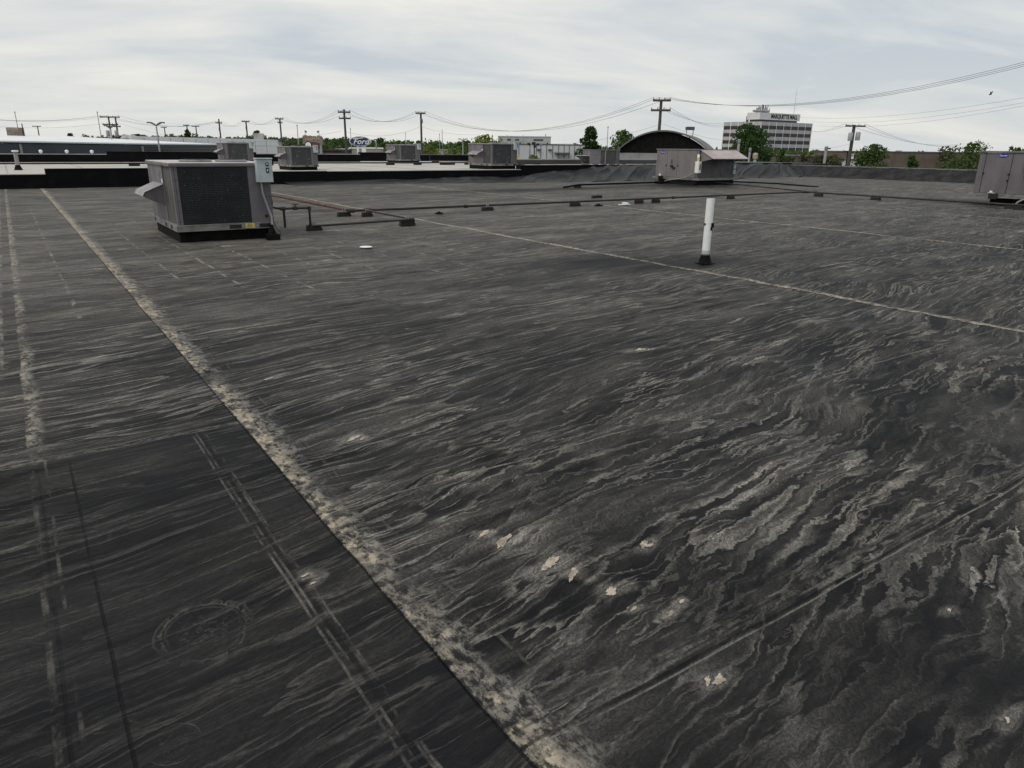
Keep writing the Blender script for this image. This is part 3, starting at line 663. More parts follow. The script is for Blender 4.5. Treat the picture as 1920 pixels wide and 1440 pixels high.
# ------------------------------------------------------------------ small unit far on pale roof
p = ground(1118, 310, LZ)
su = empty('rooftop_unit', (float(p[0]), float(p[1]), LZ), RZ+.25, 'small grey unit with blue badge and dark scoop hood left of the black arch', 'rooftop unit')
MB().box(-.55, 1.75, .0, 1.6, .0, .10).build('base_rail', mt_galv, su)
MB().box(-.5, .30, .02, 1.5, .105, 1.0).build('badge_panel', mt_cab, su); 
for a_, b_ in ((.31, .62), (.70, 1.42)): MB().box(a_, b_, .06, 1.5, .105, .98).build('coil', mt_coil2, su)
MB().box(.625, .695, .02, .2, .105, .98).build('corner_post', mt_galv, su); MB().box(1.425, 1.72, .02, 1.5, .105, .98).build('control_panel', mt_cab3, su)
MB().box(-.52, 1.74, 0, 1.55, 1.002, 1.05).build('top_panel', mt_cab, su)
MB().prism([(-.501, .62), (-1.05, .60), (-.501, .12)], 'y', .1, 1.2).build('air_hood', mt_dark, su)
MB().box(-1.1, -.5, .08, 1.22, .625, .66).build('hood_top', mt_top, su)
MB().box(1.722, 1.80, .1, .3, .5, .85).build('switch_box', mt_boxw, su)
logo(su, (-.22, .014, .80), (math.pi/2, 0, 0), .26)
for k in range(7): MB().box(-.4+k*.3, -.3+k*.3, -.004, -.001, .02, .08).build('fork_slot', mt_dark if k % 2 else mt_let, su)

# ------------------------------------------------------------------ gas pipes and their blocks
def pipe(name, label, pts, r, m, extra=(), **kw):
    o = empty(name, tuple(pts[0]), 0, label, 'gas pipe', 'gas pipes on the dark roof'); q = [tuple(np.array(a)-np.array(pts[0])) for a in pts]
    MB().tube(q, r, 10).build('pipe_run', m, o, smooth=True)
    for (a, l, d) in extra:
        a = np.array(a)-np.array(pts[0]); dd = np.array(d)*l/2
        MB().tube([tuple(a-dd), tuple(a+dd)], r*1.55, 10).build('fitting', mt_pipe, o)
    return o
PZ = .135
pipe('gas_pipe', 'rusty reddish gas pipe running away behind the nearest unit', [(6.62, 29.5, PZ), (6.62, 16.52, PZ)], .032, mt_rust, [((6.62, 16.62, PZ), .12, (0, 1, 0))])
pipe('gas_pipe', 'long dark gas pipe crossing the roof from the rusty pipe to the corner joint', [(6.55, 16.5, PZ), (12, 16.52, PZ), (18, 16.62, PZ), (24.85, 16.75, PZ)], .030, mt_pipe,
     [((6.62, 16.5, PZ), .16, (1, 0, 0)), ((17.6, 16.6, PZ), .1, (1, 0, 0)), ((9.8, 16.5, PZ), .1, (1, 0, 0)), ((7.05, 16.5, PZ), .14, (1, 0, 0)), ((24.8, 16.75, PZ), .2, (1, 0, 0))])
pipe('gas_pipe', 'short dark gas pipe slanting from the long pipe to the corner block', [(7.0, 16.4, PZ), (6.98, 14.12, PZ)], .022, mt_pipe)
pg = pipe('gas_pipe', 'dark gas pipe with valve and riser feeding the nearest unit', [(3.98, 13.75, .62), (3.98, 13.75, .50), (4.12, 13.72, .47), (4.62, 13.72, .47), (4.67, 13.72, .44), (4.67, 13.72, .15), (4.70, 13.74, .12), (5.5, 13.82, .125), (6.98, 13.95, .135), (6.98, 14.2, .135)], .022, mt_pipe,
     [((4.67, 13.72, .46), .07, (0, 0, 1)), ((4.67, 13.72, .13), .07, (0, 0, 1)), ((4.16, 13.72, .47), .09, (1, 0, 0)), ((4.4, 13.72, .47), .08, (1, 0, 0)), ((6.95, 13.96, .135), .1, (1, 0, 0))])
MB().tube([(.2, -.03, -.15), (.2, -.03, -.50)], .024, 8).build('drip_leg', mt_pipe, pg)
MB().tube([(.42, -.03, -.15), (.42, -.03, -.09)], .012, 8).box(.36, .48, -.045, -.015, -.09, -.075).build('valve_handle', mt_pipe, pg)
pipe('gas_pipe', 'dark gas pipe leading from the corner joint past the right hand unit', [(24.85, 16.9, PZ), (24.9, 12, PZ), (24.95, 4, PZ)], .030, mt_pipe, [((24.86, 16.75, PZ), .3, (0, 1, 0))])
pipe('gas_pipe', 'capped gas pipe running from the hooded unit to the far right corner joint', [(28.2, 24.1, PZ), (25.5, 17.6, PZ), (25.15, 16.55, PZ)], .026, mt_pipe, [((25.15, 16.55, PZ), .22, (.36, .93, 0))])
pipe('gas_pipe', 'black gas pipe leaving the right end of the hooded unit along the wall', [(29.6, 25.2, .12), (31.0, 22.5, .08), (31.2, 20.4, .02)], .035, mt_curb)
pipe('gas_pipe', 'black gas pipe lying left of the hooded unit', [(19.4, 24.6, .03), (20.2, 24.55, .12), (26.4, 25.2, .12)], .040, mt_curb)
BL = [(4.83,13.99,'small wood pipe block left of the corner block, next to a pale puddle stain',.30,.115,0),(6.48,16.6,'wood pipe block at the bend of the rusty pipe',.32,.105,0),(6.96,16.35,'wood pipe block under the crossing just right of the rusty bend',.26,.10,0),
      (6.86,14.0,'wood pipe block at the near corner where two thin pipes meet',.34,.11,0),(10.4,16.4,'lone wood block under the middle of the long pipe, above the bright seam',.34,.10,0),(13.51,16.55,'wood block under the long pipe beside a small black scrap',.34,.10,0),
      (16.41,18.96,'loose dark wood block lying behind the long pipe',.42,.10,0),(16.1,16.6,'left one of two close wood blocks under the long pipe',.32,.10,0),(16.85,16.62,'right one of two close wood blocks under the long pipe',.32,.10,0),
      (20.17,24.59,'wood block under the black pipe left of the hooded unit',.34,.085,0),(20.5,16.68,'wood block under the long pipe just above the white vent pipe',.34,.10,0),(24.86,16.2,'wood block just right of the far pipe corner joint',.34,.10,1),
      (24.88,14.0,'wood block midway along the pipe to the right hand unit',.34,.10,1),(24.93,9.7,'wood block under the pipe below the right hand unit',.5,.10,1)]
for x, y, lb, w, h, r in BL:
    o = empty('pipe_block', (x, y, 0), math.pi/2 if r else random.uniform(-.1, .1), lb, 'wood block', 'wood blocks carrying the gas pipes')
    MB().box(-w/2, w/2, -.06, .06, .004, h*.55).build('lower_timber', mt_block, o, bevel=.006)
    MB().box(-w/2+.01, w/2-.015, -.055, .058, h*.55+.002, h).build('upper_timber', mt_block, o, bevel=.006)
    MB().box(-.035, -.02, -.02, .02, h, h+.07).box(.02, .035, -.02, .02, h, h+.07).build('pipe_clip', mt_galv, o)

# ------------------------------------------------------------------ white vent pipe
vp = empty('vent_pipe', (8.32, 7.12, 0), 0, 'white plastic vent pipe standing alone on the dark roof with black rubber boot', 'vent pipe')
MB().lathe((0, 0, 0), [(.105, .010), (.095, .02), (.085, .06), (.074, .09), (.068, .12), (.062, .135)], 20).build('boot', mt_curb, vp, smooth=True)
MB().add([(-.14, -.11, .010), (.10, -.11, .010), (.11, .11, .010), (-.11, .10, .010), (-.14, -.11, .016), (.10, -.11, .016), (.11, .11, .016), (-.11, .10, .016)], [(0,1,5,4),(1,2,6,5),(2,3,7,6),(3,0,4,7),(4,5,6,7)]).build('flashing_sheet', mt_black, vp)
MB().lathe((0, 0, .135), [(.068, 0), (.068, .02)], 20).build('clamp_band', mt_galv, vp)
MB().lathe((0, 0, .155), [(.057, 0), (.057, .43)], 24).build('lower_pipe', mt_white, vp, smooth=True)
MB().lathe((0, 0, .586), [(.058, 0), (.058, .35), (.050, .35), (.05, .2)], 24).build('upper_pipe', mt_white, vp, smooth=True)
mb = MB()
_cr = RGT*.0585; _cf = -FWD*.058
for (s, z0, z1, w) in ((.8, .53, .595, .02), (-.95, .565, .59, .014), (.6, .49, .54, .012)):
    c = RGT*s*.056 - FWD*math.sqrt(max(0, 1-s*s))*.0585; mb.box(c[0]-w, c[0]+w, c[1]-w, c[1]+w, z0, z1)
mb.build('joint_tar', mt_curb, vp)
mb = MB(); MB().lathe((0, 0, 0), [(.0585, .156), (.0585, .20)], 20).build('scuff_band', mt_boxw, vp)

# debris
tag(MB().lathe((0, 0, 0), [(.10, 0), (.105, .008), (.095, .012), (.03, .014)], 20).build('roof_disc', mt_white, None, loc=(4.68, 11.11, .022)), 'flat white plastic disc lying on the dark roof', 'debris')
tag(MB().box(-.22, .2, -.1, .0, 0, .02).box(.12, .2, .001, .2, 0, .06).build('plastic_scrap', mt_white, None, loc=(15.08, 16.2, .02)), 'white bent plastic scrap lying just below the long pipe', 'debris')
tag(MB().box(-.09, .09, -.05, .05, 0, .03).prism([(-.05, .03), (.05, .03), (.0, .06)], 'y', -.04, .04).build('rubber_scrap', mt_curb, None, loc=(8.72, 16.0, .02)), 'tiny black scrap on the roof left of the lone wood block', 'debris')
tag(MB().box(-.12, .12, -.06, .06, 0, .03).prism([(-.08, .03), (.06, .03), (.0, .06)], 'y', -.04, .04).build('rubber_scrap', mt_curb, None, loc=(14.1, 16.2, .02)), 'small black scrap on the roof beside the wood block under the long pipe', 'debris')

# ------------------------------------------------------------------ things on the pale roof
vz = empty('vent_pipe', tuple(ground(35, 319, LZ)), 0, 'grey vent pipe with flat white cap and black base at far left', 'vent pipe')
MB().lathe((0, 0, 0), [(.16, 0), (.10, .16), (.09, .2)], 14).build('boot', mt_curb, vz, smooth=True)
MB().lathe((0, 0, .2), [(.075, 0), (.075, .5)], 14).build('pipe', mt_cond, vz, smooth=True)
MB().lathe((0, 0, .72), [(.12, 0), (.12, .05), (.10, .06)], 14).build('cap', mt_white, vz)
pl = empty('gas_pipe', (0, 42.2, LZ), 0, 'long thin dark pipe on blocks running along the pale roof', 'gas pipe')
MB().tube([(-14, 0, .14), (30, 0, .14)], .04, 8).build('pipe_run', mt_pipe, pl)
for k, px in enumerate((252, 560, 732, 783, 832, 846, 878, 1007)):
    q = on_y(px, 310, 42.2); MB().box(float(q[0])-.25, float(q[0])+.25, -.08, .08, 0, .10).build('pipe_block', mt_block, pl)
pm = empty('gas_pipe', tuple(ground(806, 304, LZ)), 0, 'short bent pipe stub on the pale roof between the two rightmost dusty units', 'gas pipe')
MB().tube([(0, 0, .6), (0, 0, .12), (.2, -.2, .1), (8, -2.5, .1)], .04, 8).build('pipe_run', mt_pipe, pm); MB().box(.1, .6, -.35, -.1, 0, .09).build('pipe_block', mt_block, pm)
pn = empty('gas_pipe', tuple(ground(957, 312, LZ)), 0, 'thin pipe loop at the right foot of the fourth dusty unit', 'gas pipe')
MB().tube([(0, 0, .3), (.05, 0, .12), (1.1, 0, .12), (1.12, 0, .35)], .03, 8).build('pipe_run', mt_pipe, pn); MB().box(.5, .8, -.1, .1, 0, .09).build('pipe_block', mt_block, pn)

# ------------------------------------------------------------------ ground and buildings beyond
GZ = -6.0
def gmat():
    return mat('ground_mix', (.12, .115, .105), .9, c2=(.05, .075, .03), scale=.02, lo=.45, hi=.6)
g = MB().add([(-3000, -3000, GZ), (3000, -3000, GZ), (3000, 3000, GZ), (-3000, 3000, GZ)], [(0, 1, 2, 3)]).build('ground', gmat(), None, kind='structure')
adj = empty('adjoining_roof', (0, 0, 0), kind='structure')
MB().box(45.7, 75, -10, 58, -6, -.6).build('roof_deck', mt_black, adj)
MB().box(46.2, 56, 36.2, 46, -.6, .66).build('raised_deck', mt_drape, adj)

def frame(px, py, D, rz=0.0, **kw):
    p = at(px, py, D); return p
mt_navy = mat('navy_panel', (.042, .048, .062), .55, c2=(.034, .039, .05), scale=.4)
mt_whiteroof = mat('white_metal_roof', (.78, .79, .80), .5, c2=(.70, .71, .72), scale=.2)
# navy building, far left
A, B = at(-90, 262, 64), at(271, 268.5, 78); A2, B2 = at(-90, 253, 84), at(110, 254.5, 92)
nb = empty('long_building', (0, 0, 0), 0, 'long navy walled building with bright white roof at far left', 'building')
def wallquad(a, b, z0a, z1a, z0b, z1b, t=.3):
    a, b = np.array(a), np.array(b); d = unit(np.array([b[0]-a[0], b[1]-a[1], 0])); n = np.array([-d[1], d[0], 0])*t
    def q(p, z, o): return (p[0]+o[0], p[1]+o[1], z)
    O = np.zeros(3)
    return [q(a,z0a,O),q(b,z0b,O),q(b,z0b,n),q(a,z0a,n),q(a,z1a,O),q(b,z1b,O),q(b,z1b,n),q(a,z1a,n)]
BOXF = [(3,2,1,0),(4,5,6,7),(0,1,5,4),(1,2,6,5),(2,3,7,6),(3,0,4,7)]
MB().add(wallquad(A, B, -6, A[2]-.25, -6, B[2]-.2), BOXF).build('wall', mt_navy, nb)
MB().add(wallquad(A-FWD*.12, B-FWD*.12, A[2]-.24, A[2]-.02, B[2]-.19, B[2]-.02, .5), BOXF).build('fascia', mt_dark, nb)
rf = [tuple(A-FWD*.2), tuple(B-FWD*.2), tuple(B+FWD*20), tuple(B2), tuple(A2)]
low = [(x, y, z-.12) for x, y, z in rf]
MB().add(rf+low, [(0,1,2,3,4),(9,8,7,6,5)]+[(i, 5+i, 5+(i+1) % 5, (i+1) % 5) for i in range(5)]).build('roof', mt_whiteroof, nb)
for px in (22, 266):
    f_ = (px+90)/361; q = A+(B-A)*f_ - FWD*.1; MB().tube([(q[0], q[1], -6), (q[0], q[1], q[2]-.3)], .12, 6).build('downspout', mt_cope, nb)
for px in (77, 126, 173):
    q = on_y(px, 287, 51.55); tag(MB().lathe((0, 0, 0), [(.04, 0), (.04, .05), (.09, .06), (.10, .18), (.03, .22)], 8).build('wall_light', mt_let, None, loc=(float(q[0]), 51.7, LZ+topz(20, 289.5, 51.5)+.046)),
        'small white flood light on the far dark wall, '+{77: 'left one of three', 126: 'middle one of three', 173: 'right one of three'}[px], 'light', 'small flood lights on the far wall')
rb = at(30, 252, 88)
rs = empty('roof_housing', tuple(rb), RZ, 'small weathered tan slatted box on the white roof at far left', 'roof housing')
MB().box(-.85, .85, -.3, .3, -.5, .75).build('body', mat('weathered_tan', (.27, .23, .20), .9, c2=(.18, .11, .08), scale=2.5, lo=.4, hi=.6), rs)
for k in range(5): MB().box(-.8, .8, -.34, -.305, -.35+k*.2, -.27+k*.2).build('slat', mt_galv, rs)
MB().box(.88, .95, -.05, .05, -.5, 1.2).build('side_post', mt_wood, rs)
# grey louvred building with white fascia
wb = empty('showroom_building', (0, 0, 0), 0, 'low grey louvred building with long white panelled band, behind the nearest unit', 'building')
WA, WB = at(245, 263, 96), at(520, 268, 108)
def lerp(t): return WA+(WB-WA)*t
zt = lambda t: 2.62+0.0*t
zA = float(at(245, 255, 96)[2]); zB = float(at(520, 262, 108)[2]); zA0 = float(at(245, 269, 96)[2]); zB0 = float(at(520, 274, 108)[2])
mt_fas = mat('white_fascia', (.76, .77, .78), .45, c2=(.70, .71, .72), scale=.6)
npan = 12
for k in range(npan):
    t0, t1 = k/npan, (k+1)/npan; a, b = lerp(t0+.0015), lerp(t1-.0015)
    MB().add(wallquad(a, b, zA0+(zB0-zA0)*t0, zA+(zB-zA)*t0, zA0+(zB0-zA0)*t1, zA+(zB-zA)*t1, .4), BOXF).build('fascia_panel', mt_fas, wb)
    if k >= 7: MB().add(wallquad(a, b, -6, zA0+(zB0-zA0)*t0-.03, -6, zA0+(zB0-zA0)*t1-.03, .4), BOXF).build('wall_panel', mt_fas, wb)
lw = MB(); a, b = lerp(0)+FWD*.3, lerp(7/12-.002)+FWD*.3
MB().add(wallquad(a, b, -6, zA0-.02, -6, zA0+(zB0-zA0)*.58-.02, .3), BOXF).build('wall', mat('louvre_grey', (.085, .085, .09), .5), wb)
for k in range(11):
    z = zA0-.15-k*.19; lw.add(wallquad(a-FWD*.14, b-FWD*.14, z-.07, z, z-.07, z+.02, .13), BOXF)
lw.build('louvre_slats', mat('louvre_slat', (.16, .16, .165), .5), wb, kind='stuff')
c0, c1 = np.array(WB)+FWD*.05, at(529, 268, 118)
MB().add(wallquad(c0+RGT*.02, c1, -6, zB-.01, -6, zB-.3, .3), BOXF).build('side_wall', mt_fas, wb)
e0, e1 = lerp(0)-RGT*.02, lerp(0)+FWD*12
MB().add([tuple(lerp(0)+FWD*.41)[:2]+(zA-.1,), tuple(lerp(1)+FWD*.41)[:2]+(zB-.1,), tuple(lerp(1)+FWD*14)[:2]+(zB-.1,), tuple(lerp(0)+FWD*14)[:2]+(zA-.1,)], [(0,1,2,3)]).build('roof', mt_whiteroof, wb)
q = at(486, 262, 112); MB().add(wallquad(at(476, 262, 112), at(494, 262, 112), zB-.6, float(at(480, 250, 112)[2]), zB-.6, float(at(492, 250, 112)[2]), .3), BOXF).build('roof_screen', mt_cope, wb)
for px, r in ((237, .7), (250, .7)):
    q = at(px, 262, 100); tag(MB().lathe((0, 0, -1.6), [(r*.6, 0), (r*.6, 1.2), (r, 1.3), (r, 1.8), (r*.6, 2.1), (.1, 2.2)], 12).build('roof_fan', mt_steel, None, loc=tuple(q), smooth=True),
        'round metal roof fan at the left end of the white band, '+('left one' if px < 240 else 'right one beside it'), 'roof fan', 'metal roof fans')

# ------------------------------------------------------------------ poles, lamps, wires
def utility_pole(px, ytop, D, arms, label, tr=(), lean=0.0, r=.15, twin=None, cat='utility pole', m=mt_wood, group='wooden utility poles', name='utility_pole', hor=None):
    top = at(px, ytop, D); o = empty(name, (float(top[0]), float(top[1]), GZ), RZ+lean, label, cat, group); h = float(top[2])-GZ
    MB().tube([(0, 0, 0), (0, 0, h)], r*1.2, 8, r2=r*.8).build('pole', m, o, smooth=True)
    s = D/1407.
    if twin: MB().tube([(twin*s, .6, 0), (twin*s, .6, h)], r*1.2, 8, r2=r*.8).build('pole', m, o, smooth=True)
    tips = []
    for (ya, xl, xr) in arms:
        z = float(at(px, ya, D)[2])-GZ
        ar = MB().box(xl*s, xr*s, -.22, -.10, z-.09, z+.09).build('crossarm', m, o)
        for t in np.linspace(.04, .96, 4):
            x = (xl+(xr-xl)*t)*s; MB().lathe((x, -.16, z+.09), [(.03, 0), (.04, .08), (.02, .15)], 6).build('insulator', mt_dark, ar)
            tips.append(np.array(top)+RGT*x+np.array([0, 0, z+GZ-float(top[2])+.25]))
    for (yt, dxp) in tr:
        z = float(at(px, yt, D)[2])-GZ; q_ = .55 if abs(dxp) < 2 else 1.0; MB().lathe((dxp*s, -.25, z-.5*q_), [(.24*q_, 0), (.27*q_, .1*q_), (.27*q_, .85*q_), (.2*q_, .95*q_)], 10).build('transformer', mt_cab3 if q_ < 1 else mt_steel, o, smooth=True)
    return tips
T = {}
T['twin'] = utility_pole(203, 218, 120, [(219.5, -15, 22), (233.5, -12, 17), (237, -3, 21)], 'double wooden pole with stacked crossarms at far left', tr=[(250, -4), (250, 12)], twin=9)
T['a'] = utility_pole(70, 236, 190, [(237, -9, 7)], 'small distant pole above the white roof at far left')
T['b'] = utility_pole(308, 238, 190, [(239, -6, 5)], 'tiny distant pole just right of the twin-headed lamp')
T['c'] = utility_pole(350, 234, 165, [(235, -6, 5)], 'distant pole with a clump of ivy below its crossarm')
T['d'] = utility_pole(367, 236, 175, [(237, -7, 7)], 'thin distant pole next to the ivy-grown pole')
T['e'] = utility_pole(410, 223, 130, [(230.5, -6, 6)], 'pole with thin top mast above the white panelled band', tr=[(242, 0.6)])
T['f'] = utility_pole(461, 227, 128, [(228, -7, 7)], 'pole with one crossarm right of the masted pole', tr=[(239, .7)])
T['g'] = utility_pole(524.5, 222, 122, [(223, -8, 7), (230, -4, 5)], 'pole left of the stone sign with two short crossarms')
T['h'] = utility_pole(645, 205, 92, [(210.5, -11, 12), (222, -10, 12)], 'tall pole beside the oval blue sign with two wide crossarms')
T['i'] = utility_pole(789, 211.5, 98, [(212.5, -9.5, 9), ], 'tall dark pole right of the third dusty unit', tr=[(227, 1.5)])
T['j'] = utility_pole(1240, 187.5, 67, [(188.5, -15.5, 17), (207, -18, 18)], 'tall pole with two crossarms rising behind the black arch', lean=-.1)
T['k'] = utility_pole(1602, 234, 90, [(236.5, -19, 21)], 'thick pole with two grey transformers right of the white office block', tr=[(256, -7), (255, 8)], lean=.15, r=.22)
for px, y0, D, lb in ((28, 212, 120, 'thin mast above the tan slatted box'), (182.5, 212, 118, 'thin mast just left of the double pole'), (557, 237, 110, 'thin light mast left of the stone sign'), (657, 243, 130, 'thin mast behind the oval blue sign'),
                      (824, 253, 150, 'thin mast right of the third dusty unit'), (829, 243, 300, 'far faint lattice mast above the tree line'), (760, 251, 160, 'faint mast above the third dusty unit'), (1140, 240, 110, 'thin mast right of the dark green maple')):
    top = at(px, y0, D); h = float(top[2])-GZ
    o = empty('mast', (float(top[0]), float(top[1]), GZ), RZ, lb, 'mast', 'thin masts'); MB().tube([(0, 0, 0), (0, 0, h)], .09 if D < 200 else .2, 6, r2=.05 if D < 200 else .1).build('shaft', mt_steel, o); MB().lathe((0, 0, h), [(.07, 0), (.1, .12), (.02, .3)], 8).build('tip', mt_steel, o)
wire_n = 0
def wire(a, b, sag, label, r=.017, n=14, which=''):
    r *= .72
    a, b = np.array(a, float), np.array(b, float); pts = []
    for t in np.linspace(0, 1, n): p = a+(b-a)*t; p[2] -= sag*4*t*(1-t); pts.append(tuple(p-a))
    tag(MB().tube(pts, r, 5).build('power_line', mt_wire, None, loc=tuple(a), smooth=True), (which+' strand of the '+label) if which else label, 'wire', label)
WH_ = {0: 'outer left', 1: 'inner left', 2: 'inner right', 3: 'outer right'}; UP_ = ('top', 'middle', 'lowest')
for i in (0, 1, 3):
    wire(T['e'][i], T['f'][i], .9, 'wires between masted pole and the next pole right', which=WH_[i]); wire(T['f'][i], T['g'][i], .9, 'wires sagging to the pole left of the stone sign', which=WH_[i])
    wire(T['g'][i], T['h'][i], 1.2, 'wires from stone sign pole to blue sign pole', which=WH_[i]); wire(T['h'][i], T['i'][i], 1.3, 'wires from the blue sign pole to the dark pole', which=WH_[i])
    wire(T['i'][i], T['j'][i], 2.6, 'long sagging wires between dark pole and arch pole', which=WH_[i])
    wire(T['twin'][i], T['e'][i], 1.2, 'wires right of the double pole', which=WH_[i]); wire(at(-40, 221+i*.6, 118), T['twin'][i], .6, 'upper wires left of the double pole', which=WH_[i])
for i, (y, d) in enumerate(((103, 38), (107, 38.5), (110.5, 39))): wire(T['j'][min(i+1, 3)], at(1990, y-5, d), 1.4, 'long upper wires climbing to the right edge of the sky', r=.014, which=UP_[i])
for i, y in enumerate((224, 227.5, 231)): wire(T['j'][5+min(i, 2)], at(1358, y+6, 120), .6, 'wires from the arch pole down behind the office block', which=UP_[i])
for i, y in enumerate((178.5, 187.5, 192.5)): wire(at(1500+i*20, 220+i*8, 110), at(1990, y-8, 60), .8, 'fainter wires rising to the right edge of the sky', r=.012, which=UP_[i])
wire(at(1242, 232, 67), at(960, 262, 95), 1.0, 'faint low wire left of the arch pole', r=.012); wire(at(1244, 233, 67), at(1360, 264, 110), .2, 'faint low wire right of the arch pole', r=.012)
wire(at(1242, 225, 67), at(1225, 250, 66), .05, 'short guy wire on the arch pole', r=.012)
for i in (0, 2, 3): wire(T['k'][i], at(1800, 270+i*1.2, 150), 1.0, 'wires sloping down right of the transformer pole', r=.02, which=WH_[i])
for i in (0, 1): wire(T['k'][i], at(1520, 245+i, 200), .5, 'wires between the transformer pole and the white office block', r=.02, which=WH_[i])
wire(at(1600, 268, 90), at(1510, 278, 100), .3, 'faint low wire left of the transformer pole', r=.012)
wire(at(-40, 234, 118), T['twin'][5], .6, 'lower wire left of the double pole'); wire(T['twin'][7], at(640, 246, 95), 2.0, 'low wire above the tree line left of the blue sign', r=.014)
wire(at(648, 247, 92), at(789, 237, 98), .8, 'low wire between the blue sign pole and the dark pole', r=.014); wire(at(789, 237, 98), at(900, 252, 105), .4, 'low wire right of the dark pole', r=.014)

def lamp(px, ytop, D, label, kind='leaf', m=mt_steel, w=14):
    top = at(px, ytop+4, D); h = float(top[2])-GZ; s = D/1407.
    o = empty('street_lamp', (float(top[0]), float(top[1]), GZ), RZ, label, 'street lamp', 'lamp posts beyond the roofs')
    MB().tube([(0, 0, 0), (0, 0, h)], .11, 8, r2=.08).build('post', m, o, smooth=True)
    if kind == 'leaf':
        for sg in (-1, 1):
            L = w*s; mb = MB(); pts = [(0, 0), (.2, .26), (.55, .30), (.85, .20), (1, .02)]
            for k, (t, wd) in enumerate(pts):
                z = h+.05+.33*math.sin(t*2.2); mb.v += [(sg*t*L, -wd*.9, z-.03), (sg*t*L, wd*.9, z-.03), (sg*t*L, wd*.6, z+.09), (sg*t*L, -wd*.6, z+.09)]
            for k in range(4):
                for j in range(4): mb.f.append((k*4+j, k*4+(j+1) % 4, k*4+4+(j+1) % 4, k*4+4+j))
            mb.build('lamp_head', mt_cab3, o)
    elif kind == 'arm':
        MB().box(0, w*s, -.15, .15, h-.05, h+.12).build('lamp_head', mt_dark, o, bevel=.03); MB().box(-.1, .1, -.1, .1, h, h+.06).build('bracket', m, o)
    elif kind == 'tee':
        for sg in (-1, 1): MB().box(min(0, sg*w*s*.5), max(0, sg*w*s*.5), -.2, .2, h-.03, h+.09).build('lamp_head', mt_dark, o, bevel=.02)
    elif kind == 'box':
        MB().box(-w*s*.55, w*s*.5, -.35, .35, h+.55, h+.85).build('lamp_head', mt_cab3, o, bevel=.03)
        for x in (-.45, .42): MB().box(x*w*s-.03, x*w*s+.03, -.04, .04, h+.05, h+.55).build('bracket', mt_steel, o)
        MB().box(-.45*w*s, .45*w*s, -.04, .04, h, h+.06).build('bracket_bar', mt_steel, o)
    elif kind == 'cluster':
        for (x, z, w2) in ((-.9, .0, .5), (-.1, .15, .6), (.55, -.05, .45), (.1, -.35, .5)): MB().box(x-w2/2, x+w2/2, -.3, .3, h+z-.2, h+z+.15).build('lamp_head', mt_dark, o, bevel=.04)
        MB().box(-1.3, 1.2, -.05, .05, h-.12, h-.05).build('bracket_bar', mt_steel, o)
    return o
lamp(293, 233, 80, 'tall lamp with two leaf shaped heads above the nearest unit', w=17)
lamp(206.5, 238, 88, 'lamp with two leaf shaped heads in front of the double pole', w=11)
lamp(705, 258, 110, 'small twin-headed lamp right of the oval blue sign', 'tee', w=8)
lamp(868, 262, 105, 'pale twin-headed lamp left of the yellow-green tree', 'leaf', w=9)
lamp(1002, 266, 120, 'black flood light cluster on a dark post before the white factory', 'cluster', m=mt_dark)
lamp(1293, 251, 74, 'box flood light on a two-legged bracket above the black arch', 'box', w=14)
lamp(1550, 275, 95, 'dark lamp with one square head right of the office block', 'arm', m=mt_dark, w=7)
lamp(1590, 280, 95, 'dark twin-headed lamp just left of the transformer pole', 'tee', m=mt_dark, w=13)

# ------------------------------------------------------------------ oval blue sign
p = at(675.5, 265, 108); s = 108/1407.
fs = empty('pole_sign', (float(p[0]), float(p[1]), GZ), RZ, 'oval blue roadside sign with white script lettering on white posts', 'sign')
hz_ = float(p[2])-GZ; w_ = 20.3*s; h_ = 9.0*s
def ell(a, b, y0, y1, n=40): return [(a*math.cos(2*math.pi*k/n), b*math.sin(2*math.pi*k/n)) for k in range(n)]
MB().prism(ell(w_, h_, 0, 0), 'y', -.2, .25).build('sign_panel', mt_let, fs, loc=(0, 0, hz_))
MB().prism(ell(w_*.965, h_*.93, 0, 0), 'y', -.215, -.201).build('sign_field', mat('sign_navy', (.010, .020, .085), .5), fs, loc=(0, 0, hz_))
n_ = 40; mb = MB(); o1, o2 = ell(w_*.93, h_*.86, 0, 0), ell(w_*.905, h_*.82, 0, 0)
mb.add([(a, -.222, b) for a, b in o1]+[(a, -.222, b) for a, b in o2]+[(a, -.216, b) for a, b in o1]+[(a, -.216, b) for a, b in o2], [(k, (k+1) % n_, n_+(k+1) % n_, n_+k) for k in range(n_)]); mb.build('sign_ring', mt_let, fs, loc=(0, 0, hz_))
text_obj('lettering', 'Ford', mt_let, 1.05, fs, (.1, -.225, hz_-.05), (math.pi/2, 0, 0), shear=.35, bold=.012, depth=.008, sx=1.1)
mb = MB().tube([(-.95, -.23, .28), (-.7, -.23, .42), (-.3, -.23, .38), (.1, -.23, .42), (.5, -.23, .46)], .05, 6).build('script_flourish', mt_let, fs, loc=(0, 0, hz_))
MB().box(-.52, -.28, -.12, .12, 0, hz_-.55).build('post', mt_let, fs); MB().box(.15, .75, -.1, .2, 0, hz_-.60).build('post', mt_let, fs)

